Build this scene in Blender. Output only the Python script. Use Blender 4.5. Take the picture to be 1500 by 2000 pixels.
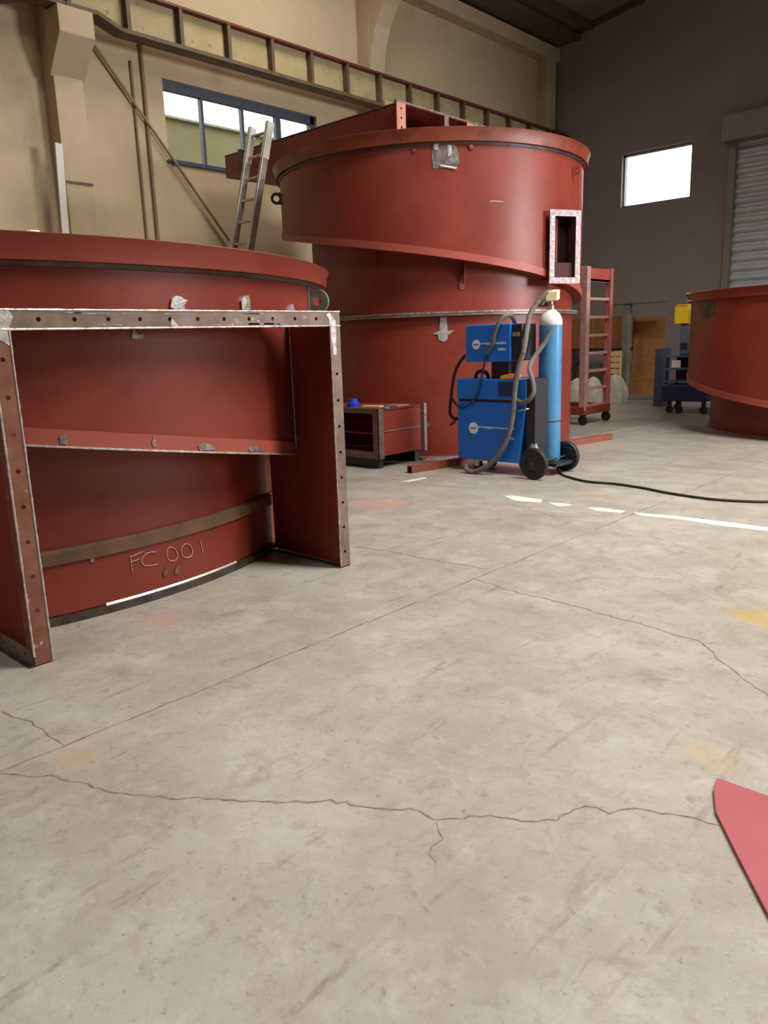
import bpy, math, random
from mathutils import Vector, Matrix
for _o in list(bpy.data.objects): bpy.data.objects.remove(_o)
S = bpy.context.scene
COL = S.collection
R = math.radians
random.seed(7)

# ------------------------------------------------------------------ camera
YAW, PITCH, ROLL, FPX = R(43.22), R(12.51), R(-1.907), 1500.0
CAM = Vector((0, 0, 1.45))
_f = Vector((-math.sin(YAW)*math.cos(PITCH), math.cos(YAW)*math.cos(PITCH), -math.sin(PITCH)))
_r0 = Vector((math.cos(YAW), math.sin(YAW), 0)); _u0 = _r0.cross(_f)
_r = _r0*math.cos(ROLL) + _u0*math.sin(ROLL)
_u = -_r0*math.sin(ROLL) + _u0*math.cos(ROLL)
cd = bpy.data.cameras.new('camera'); cam = bpy.data.objects.new('camera', cd); COL.objects.link(cam)
cd.sensor_fit = 'VERTICAL'; cd.sensor_height = 36.0; cd.lens = 36.0*FPX/2000.0
cd.clip_start = 0.05; cd.clip_end = 200
cam.matrix_world = Matrix(((_r.x, _u.x, -_f.x, CAM.x), (_r.y, _u.y, -_f.y, CAM.y), (_r.z, _u.z, -_f.z, CAM.z), (0, 0, 0, 1)))
S.camera = cam

# ------------------------------------------------------------------ world, daylight, one added fill
W = bpy.data.worlds.new('overcast_sky'); S.world = W; W.use_nodes = True
bg = W.node_tree.nodes['Background']; bg.inputs['Color'].default_value = (0.93, 0.96, 1.0, 1); bg.inputs['Strength'].default_value = 6.0
def area(name, loc, aim, sx, sy, power, col, spread=180):
    l = bpy.data.lights.new(name, 'AREA'); l.shape = 'RECTANGLE'; l.size = sx; l.size_y = sy
    l.energy = power; l.color = col; l.spread = R(spread)
    o = bpy.data.objects.new(name, l); COL.objects.link(o); o.location = loc
    o.rotation_euler = (Vector(aim)-Vector(loc)).to_track_quat('-Z', 'Y').to_euler()
    return o
area('roof_skylight_daylight', (2.6, 7.0, 9.75), (1.4, 6.6, 0), 2.6, 8.0, 1700, (1.0, 0.95, 0.87), 136)
area('roof_skylight_daylight_left_slope', (-8.4, 8.6, 8.9), (-8.9, 8.6, 0), 1.0, 2.6, 230, (1.0, 0.90, 0.80), 175)
area('back_fill_light', (-2.5, -4.0, 9.4), (-3.2, -2.0, 0), 2.0, 3.0, 200, (1.0, 0.95, 0.87), 140)  # added fill lamp for faces turned to the back, no known skylight
area('right_wall_daylight', (9.7, 13.0, 3.6), (-6.0, 9.4, 2.6), 4.0, 3.6, 300, (0.98, 0.97, 1.0), 62)
vs = S.view_settings
vs.view_transform = 'Standard'; vs.look = 'None'; vs.gamma = 1.0; vs.use_curve_mapping = False; vs.exposure = 0.22

# ------------------------------------------------------------------ pixel helpers (photo 1500x2000 -> real place)
def ray(x, y): return _r*((x-750)/FPX) - _u*((y-1000)/FPX) + _f
def atz(x, y, z=0.0): d = ray(x, y); return CAM + d*((z-CAM.z)/d.z)
def atx(x, y, X): d = ray(x, y); return CAM + d*(X/d.x)
def aty(x, y, Y): d = ray(x, y); return CAM + d*(Y/d.y)
def oncyl(x, y, c, rad):
    d = ray(x, y); a = d.x**2+d.y**2; b = -2*(d.x*c[0]+d.y*c[1]); k = c[0]**2+c[1]**2-rad**2
    q = b*b-4*a*k
    t = (-b-math.sqrt(q))/(2*a) if q > 0 else -b/(2*a)
    p = CAM+d*t
    return math.atan2(p.y-c[1], p.x-c[0]), p.z

# ------------------------------------------------------------------ materials
def srgb(r, g, b):
    f = lambda v: (v/255/12.92) if v/255 <= 0.04045 else ((v/255+0.055)/1.055)**2.4
    return (f(r), f(g), f(b), 1)
MATS = {}
def mat(name, c1, c2=None, scale=3.0, rough=0.6, metal=0.0, bump=0.0, bscale=60.0, detail=6.0, c3=None, s3=40.0, t3=(0.62, 0.72), stretch=(1, 1, 1), rvar=0.0, spec=0.5):
    m = bpy.data.materials.new(name); m.use_nodes = True; nt = m.node_tree; N = nt.nodes; L = nt.links
    p = N['Principled BSDF']; p.inputs['Roughness'].default_value = rough; p.inputs['Metallic'].default_value = metal
    p.inputs['Specular IOR Level'].default_value = spec
    tc = N.new('ShaderNodeTexCoord'); mp = N.new('ShaderNodeMapping'); mp.inputs['Scale'].default_value = stretch
    L.new(tc.outputs['Object'], mp.inputs['Vector'])
    if c2 is None: p.inputs['Base Color'].default_value = c1; out = None
    else:
        n = N.new('ShaderNodeTexNoise'); n.inputs['Scale'].default_value = scale; n.inputs['Detail'].default_value = detail; n.inputs['Roughness'].default_value = 0.6
        L.new(mp.outputs[0], n.inputs['Vector'])
        r = N.new('ShaderNodeValToRGB'); r.color_ramp.elements[0].color = c1; r.color_ramp.elements[1].color = c2
        r.color_ramp.elements[0].position = 0.35; r.color_ramp.elements[1].position = 0.68
        L.new(n.outputs['Fac'], r.inputs['Fac']); out = r.outputs['Color']
        if rvar:
            mr = N.new('ShaderNodeMapRange'); mr.inputs['To Min'].default_value = rough-rvar; mr.inputs['To Max'].default_value = rough+rvar
            L.new(n.outputs['Fac'], mr.inputs['Value']); L.new(mr.outputs[0], p.inputs['Roughness'])
        if c3 is not None:
            n3 = N.new('ShaderNodeTexNoise'); n3.inputs['Scale'].default_value = s3; n3.inputs['Detail'].default_value = 5
            L.new(mp.outputs[0], n3.inputs['Vector'])
            r3 = N.new('ShaderNodeMapRange'); r3.inputs['From Min'].default_value = t3[0]; r3.inputs['From Max'].default_value = t3[1]
            L.new(n3.outputs['Fac'], r3.inputs['Value'])
            mx = N.new('ShaderNodeMix'); mx.data_type = 'RGBA'; mx.inputs['B'].default_value = c3
            L.new(r3.outputs[0], mx.inputs['Factor']); L.new(out, mx.inputs['A']); out = mx.outputs['Result']
        L.new(out, p.inputs['Base Color'])
    if bump:
        nb = N.new('ShaderNodeTexNoise'); nb.inputs['Scale'].default_value = bscale; nb.inputs['Detail'].default_value = 4
        L.new(mp.outputs[0], nb.inputs['Vector'])
        b = N.new('ShaderNodeBump'); b.inputs['Strength'].default_value = bump; b.inputs['Distance'].default_value = 0.01
        L.new(nb.outputs['Fac'], b.inputs['Height']); L.new(b.outputs[0], p.inputs['Normal'])
    MATS[name] = m
    return m

RED = mat('red_oxide_primer', srgb(112, 44, 33), srgb(126, 53, 41), 1.6, 0.40, spec=0.3, bump=0.04, bscale=25, rvar=0.06, c3=srgb(98, 36, 28), s3=5, t3=(0.6, 0.85))
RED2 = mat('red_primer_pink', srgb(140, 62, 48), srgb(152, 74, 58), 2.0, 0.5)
RUST = mat('rusty_rolled_steel', srgb(104, 44, 24), srgb(128, 58, 28), 2.5, 0.45, c3=srgb(78, 32, 22), s3=4, t3=(0.5, 0.75))
STEEL = mat('bare_brown_steel', srgb(104, 84, 74), srgb(134, 116, 106), 6, 0.42, 0.35, c3=srgb(205, 200, 190), s3=9, t3=(0.66, 0.72), bump=0.05)
RSTEEL = mat('primed_flange_steel', srgb(112, 66, 50), srgb(132, 88, 70), 7, 0.42, 0.25, c3=srgb(180, 160, 145), s3=14, t3=(0.66, 0.74))
DSTEEL = mat('dark_mill_steel', srgb(58, 48, 44), srgb(86, 72, 64), 8, 0.45, 0.4)
OLIVE = mat('unpainted_joint_steel', srgb(84, 62, 42), srgb(110, 78, 52), 6, 0.6, 0.1)
WELD = mat('ground_weld_metal', srgb(160, 156, 150), srgb(214, 212, 208), 30, 0.32, 0.6, bump=0.3, bscale=120)
SCUFF = mat('ground_bright_scuff', srgb(104, 90, 84), srgb(158, 150, 146), 22, 0.4, 0.4, bump=0.3, bscale=90)
CHALK = mat('white_chalk', srgb(205, 150, 138), rough=0.9)
GALV = mat('green_grey_steel', srgb(96, 108, 92), srgb(140, 150, 138), 12, 0.4, 0.5)
ALU = mat('aluminium', srgb(168, 160, 150), srgb(200, 196, 188), 10, 0.35, 0.7)
BLUE = mat('blue_powder_coat', srgb(12, 102, 196), srgb(16, 110, 206), 2, 0.4)
BLUED = mat('navy_paint', srgb(22, 30, 62), srgb(28, 38, 74), 3, 0.5)
CYLB = mat('light_blue_cylinder_paint', srgb(58, 122, 168), srgb(74, 138, 182), 5, 0.38, c3=srgb(60, 110, 150), s3=12)
WHITE = mat('off_white_paint', srgb(206, 204, 194), rough=0.5)
PRINT = mat('white_print', srgb(205, 220, 226), rough=0.5)
BLACK = mat('black_rubber', srgb(22, 21, 22), rough=0.6)
BLKM = mat('black_metal', srgb(30, 30, 34), rough=0.45)
HOSE = mat('grey_hose_sleeve', srgb(86, 82, 80), srgb(104, 100, 96), 20, 0.7)
ORANGE = mat('orange_plastic', srgb(226, 150, 30), rough=0.5)
YELLOW = mat('yellow_plastic', srgb(205, 170, 30), rough=0.5)
BLUEP = mat('bright_blue_plastic', srgb(18, 62, 190), rough=0.4)
PLY = mat('plywood', srgb(134, 88, 44), srgb(156, 106, 56), 3, 0.7, stretch=(1, 1, 6))
PLY2 = mat('plywood_brown', srgb(120, 78, 42), srgb(140, 92, 50), 3, 0.7, stretch=(5, 1, 1))
PINE = mat('pale_pine', srgb(190, 156, 104), srgb(206, 172, 120), 4, 0.7, stretch=(6, 1, 1))
FRAMEG = mat('grey_green_paint', srgb(92, 92, 82), srgb(110, 110, 98), 5, 0.6)
GREYBAG = mat('grey_sacking', srgb(150, 144, 134), srgb(182, 176, 166), 9, 0.9, bump=0.4, bscale=14)
PINKST = mat('pinkish_painted_tube', srgb(150, 108, 104), srgb(170, 132, 128), 9, 0.5)
PINKR = mat('faded_red_tube', srgb(142, 74, 66), srgb(156, 92, 84), 7, 0.5)
SUNLITF = mat('painted_sunlit_flange', srgb(176, 118, 100), srgb(188, 132, 114), 7, 0.5)  # sunlight on the end flange posts, painted in as a paler tone
PLATE = mat('pink_red_primed_plate', srgb(146, 68, 76), srgb(156, 78, 82), 3, 0.55)
WFRAME = mat('blue_grey_window_frame', srgb(56, 62, 78), srgb(66, 72, 88), 6, 0.5)
SLAT = mat('grey_galvanised_slat', srgb(180, 184, 192), srgb(194, 198, 204), 4, 0.45, 0.1)
SLATF = mat('grey_door_frame', srgb(120, 118, 114), srgb(132, 130, 126), 4, 0.55)
BEAMY = mat('old_cream_crane_paint', srgb(150, 136, 96), srgb(168, 152, 110), 3, 0.7, c3=srgb(70, 56, 36), s3=6, t3=(0.62, 0.8))
BEAMD = mat('brown_crane_steel', srgb(80, 64, 44), srgb(98, 80, 56), 4, 0.65)
RAIL = mat('dark_red_crane_rail', srgb(92, 36, 28), srgb(106, 44, 34), 4, 0.6)
CONDUIT = mat('tan_painted_conduit', srgb(128, 108, 78), srgb(146, 124, 92), 3, 0.7)
SHADEIN = mat('painted_interior_shade', srgb(22, 10, 10), rough=0.9, spec=0.1)  # near-black colour stands in for shade inside the stub opening
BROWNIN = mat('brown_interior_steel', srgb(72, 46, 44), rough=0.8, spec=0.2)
LILAC = mat('brushed_lilac_steel', srgb(122, 104, 108), srgb(172, 160, 164), 25, 0.5, 0.1, bump=0.2, bscale=60)
GREYGR = mat('ground_grey_patch', srgb(84, 72, 66), srgb(138, 130, 124), 16, 0.45, 0.3, bump=0.3, bscale=60)
CLOTH = mat('pale_cloth', srgb(214, 200, 156), srgb(226, 214, 172), 8, 0.9)
CRACKM = mat('crack_dirt', srgb(92, 78, 66), srgb(140, 126, 110), 30, 0.9)
JOINTM = mat('joint_dirt', srgb(100, 84, 66), srgb(146, 132, 112), 9, 0.9)
TAPE = mat('white_floor_paint', srgb(206, 204, 192), srgb(196, 194, 182), 10, 0.6, c3=srgb(176, 168, 152), s3=30, t3=(0.6, 0.7))
CONC = mat('pillar_concrete', srgb(174, 156, 126), srgb(188, 170, 138), 1.2, 0.85, bump=0.15, bscale=10)
NEIGH = mat('neighbour_render', srgb(96, 90, 62), srgb(104, 96, 68), 1, 0.9)

def wall_mat(name, a, b, c):
    return mat(name, a, b, 0.45, 0.85, c3=c, s3=0.9, t3=(0.55, 0.85), bump=0.12, bscale=6, detail=8)
WALLL = wall_mat('ochre_plaster', srgb(178, 160, 128), srgb(196, 178, 146), srgb(146, 124, 98))
WALLF = wall_mat('grey_plaster', srgb(136, 124, 126), srgb(146, 134, 134), srgb(118, 109, 113))
CEIL = mat('roof_sheet', srgb(112, 112, 92), srgb(124, 122, 100), 0.8, 0.7)

def floor_material():
    m = bpy.data.materials.new('worn_concrete'); m.use_nodes = True; nt = m.node_tree; N = nt.nodes; L = nt.links
    p = N['Principled BSDF']
    tc = N.new('ShaderNodeTexCoord')
    def noise(s, d, rg=0.6, dist=0.0, vec=None):
        n = N.new('ShaderNodeTexNoise'); n.inputs['Scale'].default_value = s; n.inputs['Detail'].default_value = d
        n.inputs['Roughness'].default_value = rg; n.inputs['Distortion'].default_value = dist
        L.new(vec or tc.outputs['Object'], n.inputs['Vector']); return n.outputs['Fac']
    def ramp(f, a, b, p0, p1):
        r = N.new('ShaderNodeValToRGB'); e = r.color_ramp.elements
        e[0].color = a; e[1].color = b; e[0].position = p0; e[1].position = p1
        L.new(f, r.inputs['Fac']); return r.outputs['Color']
    def rng(f, a, b):
        r = N.new('ShaderNodeMapRange'); r.inputs['From Min'].default_value = a; r.inputs['From Max'].default_value = b
        L.new(f, r.inputs['Value']); return r.outputs[0]
    def mix(f, A, B, k=1.0):
        x = N.new('ShaderNodeMix'); x.data_type = 'RGBA'
        if k != 1.0:
            mm = N.new('ShaderNodeMath'); mm.operation = 'MULTIPLY'; mm.inputs[1].default_value = k; L.new(f, mm.inputs[0]); f = mm.outputs[0]
        L.new(f, x.inputs['Factor']); L.new(A, x.inputs['A'])
        if hasattr(B, 'node'): L.new(B, x.inputs['B'])
        else: x.inputs['B'].default_value = B
        return x.outputs['Result']
    base = ramp(noise(1.1, 10, 0.7, 0.1), srgb(132, 125, 115), srgb(159, 154, 147), 0.32, 0.68)
    base = mix(rng(noise(2.6, 9, 0.68, 0.15), 0.5, 0.72), base, srgb(169, 164, 158), 0.75)
    base = mix(rng(noise(1.9, 9, 0.72, 0.15), 0.56, 0.8), base, srgb(114, 103, 95), 0.75)
    base = mix(rng(noise(13, 8, 0.75, 0.3), 0.54, 0.70), base, srgb(103, 95, 86), 0.6)
    base = mix(rng(noise(34, 6, 0.7), 0.60, 0.70), base, srgb(83, 74, 68), 0.6)
    base = mix(rng(noise(6.5, 9, 0.75, 0.2), 0.52, 0.7), base, srgb(169, 164, 158), 0.55)
    base = mix(rng(noise(4.3, 9, 0.78, 0.4), 0.54, 0.68), base, srgb(114, 104, 95), 0.55)
    # drag marks stretched along one direction
    mp = N.new('ShaderNodeMapping'); mp.inputs['Scale'].default_value = (6, 0.9, 1); mp.inputs['Rotation'].default_value = (0, 0, 0.5)
    L.new(tc.outputs['Object'], mp.inputs['Vector'])
    base = mix(rng(noise(2.2, 8, 0.72, 0.3, mp.outputs[0]), 0.58, 0.72), base, srgb(97, 86, 77), 0.6)
    # old stains with a shape of their own
    wob = noise(5, 4)
    def stain(cx, cy, rx, ry, col, k):
        nonlocal base
        q = N.new('ShaderNodeMapping'); q.vector_type = 'POINT'
        q.inputs['Location'].default_value = (-cx/rx, -cy/ry, 0); q.inputs['Scale'].default_value = (1/rx, 1/ry, 0)
        L.new(tc.outputs['Object'], q.inputs['Vector'])
        ln = N.new('ShaderNodeVectorMath'); ln.operation = 'LENGTH'; L.new(q.outputs[0], ln.inputs[0])
        ad = N.new('ShaderNodeMath'); ad.operation = 'ADD'; L.new(ln.outputs['Value'], ad.inputs[0]); L.new(wob, ad.inputs[1])
        base = mix(rng(ad.outputs[0], 1.5, 1.05), base, col, k)
    a = atz(1490, 1208); stain(a.x, a.y, 0.20, 0.16, srgb(166, 140, 70), 0.6)
    a = atz(145, 1478); stain(a.x, a.y, 0.10, 0.10, srgb(172, 132, 84), 0.3)
    a = atz(740, 985); stain(a.x, a.y, 0.34, 0.30, srgb(184, 128, 120), 0.35)
    a = atz(310, 1210); stain(a.x, a.y, 0.16, 0.14, srgb(168, 118, 98), 0.35)
    a = atz(1395, 1480); stain(a.x, a.y, 0.12, 0.1, srgb(184, 160, 92), 0.25)
    L.new(base, p.inputs['Base Color'])
    mr = N.new('ShaderNodeMapRange'); mr.inputs['To Min'].default_value = 0.2; mr.inputs['To Max'].default_value = 0.62
    L.new(noise(3, 5), mr.inputs['Value']); L.new(mr.outputs[0], p.inputs['Roughness'])
    b = N.new('ShaderNodeBump'); b.inputs['Strength'].default_value = 0.3; b.inputs['Distance'].default_value = 0.01
    L.new(noise(24, 8, 0.7), b.inputs['Height']); L.new(b.outputs[0], p.inputs['Normal'])
    return m
FLOORM = floor_material()
GLASS = bpy.data.materials.new('dusty_pane'); GLASS.use_nodes = True
_n = GLASS.node_tree; _p = _n.nodes['Principled BSDF']; _out = _n.nodes['Material Output']
_t = _n.nodes.new('ShaderNodeBsdfTransparent'); _t.inputs['Color'].default_value = (0.9, 0.92, 0.88, 1)
_g = _n.nodes.new('ShaderNodeBsdfGlossy'); _g.inputs['Roughness'].default_value = 0.1
_mx = _n.nodes.new('ShaderNodeMixShader'); _mx.inputs[0].default_value = 0.06
_n.links.new(_t.outputs[0], _mx.inputs[1]); _n.links.new(_g.outputs[0], _mx.inputs[2]); _n.links.new(_mx.outputs[0], _out.inputs['Surface'])

# ------------------------------------------------------------------ mesh builder
class MB:
    def __init__(s): s.v = []; s.f = []
    def add(s, vs, fs):
        o = len(s.v); s.v += [tuple(v) for v in vs]; s.f += [[i+o for i in f] for f in fs]; return s
    def box(s, x0, x1, y0, y1, z0, z1):
        vs = [(x, y, z) for z in (z0, z1) for y in (y0, y1) for x in (x0, x1)]
        return s.add(vs, [(0, 2, 3, 1), (4, 5, 7, 6), (0, 1, 5, 4), (2, 6, 7, 3), (0, 4, 6, 2), (1, 3, 7, 5)])
    def obox(s, c, ax, ay, az_):
        c = Vector(c); ax = Vector(ax); ay = Vector(ay); az_ = Vector(az_)
        vs = [c+ax*i+ay*j+az_*k for k in (-1, 1) for j in (-1, 1) for i in (-1, 1)]
        return s.add(vs, [(0, 2, 3, 1), (4, 5, 7, 6), (0, 1, 5, 4), (2, 6, 7, 3), (0, 4, 6, 2), (1, 3, 7, 5)])
    def bar(s, a, b, w, h, up=(0, 0, 1)):
        a = Vector(a); b = Vector(b); d = (b-a); n = d.normalized(); u = Vector(up)
        sd = n.cross(u)
        if sd.length < 1e-4: sd = n.cross(Vector((1, 0, 0)))
        sd.normalize(); u = sd.cross(n).normalized()
        return s.obox((a+b)/2, d/2, sd*w/2, u*h/2)
    def tube(s, pts, rad, n=10, caps=True):
        pts = [Vector(p) for p in pts]; prev = None; rings = []; vs = []; fs = []
        for i, p in enumerate(pts):
            t = (pts[min(i+1, len(pts)-1)]-pts[max(i-1, 0)]).normalized()
            if prev is None:
                prev = t.orthogonal().normalized()
            prev = (prev-t*prev.dot(t)).normalized(); q = t.cross(prev)
            r_ = rad[i] if isinstance(rad, (list, tuple)) else rad
            for k in range(n):
                a = 2*math.pi*k/n; vs.append(p+prev*math.cos(a)*r_+q*math.sin(a)*r_)
        for i in range(len(pts)-1):
            for k in range(n): fs.append((i*n+k, i*n+(k+1) % n, (i+1)*n+(k+1) % n, (i+1)*n+k))
        if caps: fs.append(tuple(range(n))[::-1]); fs.append(tuple(range((len(pts)-1)*n, len(pts)*n)))
        return s.add(vs, fs)
    def lathe(s, c, prof, n=96, a0=0, a1=2*math.pi, axis='z', closed=True):
        full = abs(a1-a0-2*math.pi) < 1e-6; m = n if full else n+1; k = len(prof); vs = []; fs = []
        for i in range(m):
            a = a0+(a1-a0)*i/n
            for (r_, z) in prof:
                x, y = r_*math.cos(a), r_*math.sin(a)
                if axis == 'z': vs.append((c[0]+x, c[1]+y, c[2]+z))
                elif axis == 'y': vs.append((c[0]+x, c[1]+z, c[2]+y))
                else: vs.append((c[0]+z, c[1]+x, c[2]+y))
        e = k if closed else k-1
        for i in range(n):
            j = (i+1) % m
            for q in range(e): fs.append((i*k+q, j*k+q, j*k+(q+1) % k, i*k+(q+1) % k))
        if not full and closed: fs.append(tuple(range(k))[::-1]); fs.append(tuple(range((m-1)*k, m*k)))
        return s.add(vs, fs)
    def prism(s, poly, axis, lo, hi):
        n = len(poly); vs = []
        for h in (lo, hi):
            for (a, b) in poly:
                vs.append({'y': (a, h, b), 'x': (h, a, b), 'z': (a, b, h)}[axis])
        fs = [tuple(range(n))[::-1], tuple(range(n, 2*n))]+[(i, (i+1) % n, n+(i+1) % n, n+i) for i in range(n)]
        return s.add(vs, fs)
    def build(s, name, m, parent=None, smooth=False, bevel=0.0, recalc=True):
        me = bpy.data.meshes.new(name); me.from_pydata([tuple(v) for v in s.v], [], s.f); me.update()
        if recalc:
            import bmesh
            bm = bmesh.new(); bm.from_mesh(me); bmesh.ops.recalc_face_normals(bm, faces=bm.faces); bm.to_mesh(me); bm.free()
        o = bpy.data.objects.new(name, me); COL.objects.link(o); me.materials.append(m)
        if smooth:
            for p in me.polygons: p.use_smooth = True
            me.set_sharp_from_angle(angle=R(35))
        if bevel:
            b = o.modifiers.new('bevel', 'BEVEL'); b.width = bevel; b.segments = 2; b.limit_method = 'ANGLE'
        if parent: o.parent = parent
        return o
def tag(o, label=None, cat=None, group=None, kind=None):
    if label: o['label'] = label
    if cat: o['category'] = cat
    if group: o['group'] = group
    if kind: o['kind'] = kind
    return o
def thing(name, loc, label, cat, group=None):
    o = bpy.data.objects.new(name, None); COL.objects.link(o); o.location = loc
    o.empty_display_size = 0.2
    ORG[0] = Vector(loc)
    return tag(o, label, cat, group)
ORG = [Vector((0, 0, 0))]
def part(mb, name, m, parent, **k):
    """world-coordinate mesh -> child of a thing placed at its base"""
    base = Vector((0, 0, 0)); q = parent
    while q: base += Vector(q.location); q = q.parent
    mb.v = [tuple(Vector(v)-base) for v in mb.v]
    return mb.build(name, m, parent, **k)
def solo(mb, name, m, label, cat, group=None, loc=None, **k):
    if loc is None:
        xs = [v[0] for v in mb.v]; ys = [v[1] for v in mb.v]; zs = [v[2] for v in mb.v]
        loc = ((min(xs)+max(xs))/2, (min(ys)+max(ys))/2, min(zs))
    L_ = Vector(loc); mb.v = [tuple(Vector(v)-L_) for v in mb.v]
    o = mb.build(name, m, **k); o.location = L_
    return tag(o, label, cat, group)
def struct(mb, name, m, **k): return tag(mb.build(name, m, **k), kind='structure')
def smoothpath(pts, n=8):
    pts = [Vector(p) for p in pts]; out = []
    for i in range(len(pts)-1):
        p0 = pts[max(i-1, 0)]; p1 = pts[i]; p2 = pts[i+1]; p3 = pts[min(i+2, len(pts)-1)]
        for k in range(n):
            t = k/n
            out.append(0.5*((2*p1)+(p2-p0)*t+(2*p0-5*p1+4*p2-p3)*t*t+(3*p1-p0-3*p2+p3)*t**3))
    return out+[pts[-1]]

# ================================================================== the setting
XL, YF, XR, YB = -11.4, 18.8, 10.0, -7.0
def roof(x): return 8.62+0.16*(x-XL) if x < 0 else 8.62+0.16*(-XL)-0.16*x
fl = struct(MB().box(XL-0.3, XR+0.3, YB-0.3, YF+0.3, -0.2, 0), 'floor', FLOORM)
# left wall with strip window
wy0, wy1, wz0, wz1 = 7.40, 10.65, 4.38, 5.58
m = MB().box(XL-0.3, XL, YB, wy0, 0, 8.7).box(XL-0.3, XL, wy1, YF, 0, 8.7).box(XL-0.3, XL, wy0, wy1, 0, wz0).box(XL-0.3, XL, wy0, wy1, wz1, 8.7)
struct(m, 'wall_left', WALLL)
# far wall with one window and the roller door
fx0, fx1, fz0, fz1 = -9.32, -7.62, 4.48, 5.70
dx0, dx1, dz1 = -6.75, -2.3, 5.50
def gable(x0, x1, z0): return [(x0, z0), (x1, z0), (x1, roof(x1)+0.1), (x0, roof(x0)+0.1)]
m = MB().prism(gable(XL-0.3, fx0, 0), 'y', YF, YF+0.3).prism(gable(fx1, dx0, 0), 'y', YF, YF+0.3)
m.prism(gable(fx0, fx1, fz1), 'y', YF, YF+0.3).box(fx0, fx1, YF, YF+0.3, 0, fz0)
m.prism(gable(dx0, dx1, dz1), 'y', YF, YF+0.3).prism(gable(dx1, 0, 0), 'y', YF, YF+0.3).prism(gable(0, XR+0.3, 0), 'y', YF, YF+0.3)
struct(m, 'wall_far', WALLF)
struct(MB().box(XR, XR+0.3, YB, YF, 0, 9), 'wall_right', WALLF)
m = MB().prism(gable(XL-0.3, 0, 0), 'y', YB-0.3, YB).prism(gable(0, XR+0.3, 0), 'y', YB-0.3, YB)
struct(m, 'wall_back', WALLF)
m = MB().prism([(XL-0.4, roof(XL-0.4)), (0, roof(0)), (XR+0.4, roof(XR+0.4)), (XR+0.4, roof(XR+0.4)+0.12), (0, roof(0)+0.12), (XL-0.4, roof(XL-0.4)+0.12)], 'y', YB-0.3, YF+0.3)
ce = struct(m, 'ceiling', CEIL)
for i in range(9):
    x = -10.2+i*1.25
    part(MB().box(x-0.04, x+0.04, YB, YF, roof(x)-0.16, roof(x)+0.0), 'purlin', BEAMD, ce)
part(MB().box(XL, XL+0.32, YB, YF, 8.16, 8.46), 'eaves_beam', CONC, ce)
part(MB().box(XL+0.32, XL+0.9, YB, YF, 8.52, 8.62), 'eaves_gutter', BEAMD, ce)
part(MB().prism([(XL, roof(XL)-0.12), (0, roof(0)-0.12), (0, roof(0)), (XL, roof(XL))], 'y', YF-0.12, YF), 'verge_trim', BEAMD, ce)

# window_1: blue-grey frame, four panes
t = 0.06
w1 = tag(MB().box(XL-0.18, XL-0.08, wy0, wy1, wz1-0.13, wz1).box(XL-0.18, XL-0.08, wy0, wy1, wz0, wz0+0.05).box(XL-0.18, XL-0.08, wy0, wy0+0.03, wz0, wz1).box(XL-0.18, XL-0.08, wy1-0.09, wy1, wz0, wz1).build('window_1', WFRAME), kind='structure')
ms = [8.17, 9.0, 9.79]
for k, y in enumerate(ms):
    w = 0.025 if k < 2 else 0.06
    part(MB().box(XL-0.17, XL-0.09, y-w, y+w, wz0+0.05, wz1-0.13), 'mullion', WFRAME, w1)
edges = [wy0+0.03]+ms+[wy1-0.09]
for a, b in zip(edges[:-1], edges[1:]):
    part(MB().box(XL-0.14, XL-0.132, a, b, wz0+0.05, wz1-0.13), 'pane', GLASS, w1)
struct(MB().box(XL-0.1, XL+0.03, wy0-0.04, wy1+0.04, wz0-0.04, wz0), 'trim_1', WFRAME)
# window_2 in the far wall
w2 = tag(MB().box(fx0, fx1, YF+0.1, YF+0.18, fz1-0.06, fz1).box(fx0, fx1, YF+0.1, YF+0.18, fz0, fz0+0.04).box(fx0, fx0+0.04, YF+0.1, YF+0.18, fz0, fz1).box(fx1-0.04, fx1, YF+0.1, YF+0.18, fz0, fz1).build('window_2', SLATF), kind='structure')
part(MB().box(fx0+0.04, fx1-0.04, YF+0.13, YF+0.138, fz0+0.04, fz1-0.06), 'pane', GLASS, w2)
# roller door
d1 = tag(MB().box(dx0, dx0+0.14, YF-0.08, YF+0.1, 0, dz1-0.05).box(dx1-0.14, dx1, YF-0.08, YF+0.1, 0, dz1-0.05).build('door_1', SLATF), kind='structure')
slat_pr = []
for k in range(7):
    a = math.pi*k/6; slat_pr.append((YF+0.10-0.06*math.sin(a)**0.7 if 0 < k < 6 else YF+0.10, 0.02+0.165*(k/6)))
slat_pr = [(YF+0.10, 0.0)]+slat_pr+[(YF+0.10, 0.207), (YF+0.15, 0.207), (YF+0.15, 0)]
nsl = 27
for i in range(nsl):
    z = 0.02+i*0.207
    part(MB().prism([(a, z+b) for a, b in slat_pr], 'x', dx0+0.10, dx1-0.10), 'slat', SLAT, d1, smooth=True)
part(MB().box(dx0-0.08, dx1+0.08, YF-0.42, YF-0.0, dz1-0.04, dz1+0.5), 'shutter_housing', SLATF, d1, bevel=0.02)
# outside: neighbouring rendered building seen through the left window
nb = thing('neighbour_building', (-17.5, 11, 0), 'beige rendered building outside, seen through the strip window', 'building')
part(MB().box(-19, -17, 0, 30, 0, 6.75), 'wall', NEIGH, nb)
part(MB().box(-19.2, -16.9, -0.2, 30.2, 6.75, 6.8), 'roof_edge', FRAMEG, nb)
solo(MB().box(-40, 30, -30, 60, -0.5, -0.21), 'yard_ground', FLOORM, 'pale concrete yard outside the hall', 'ground')

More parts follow.
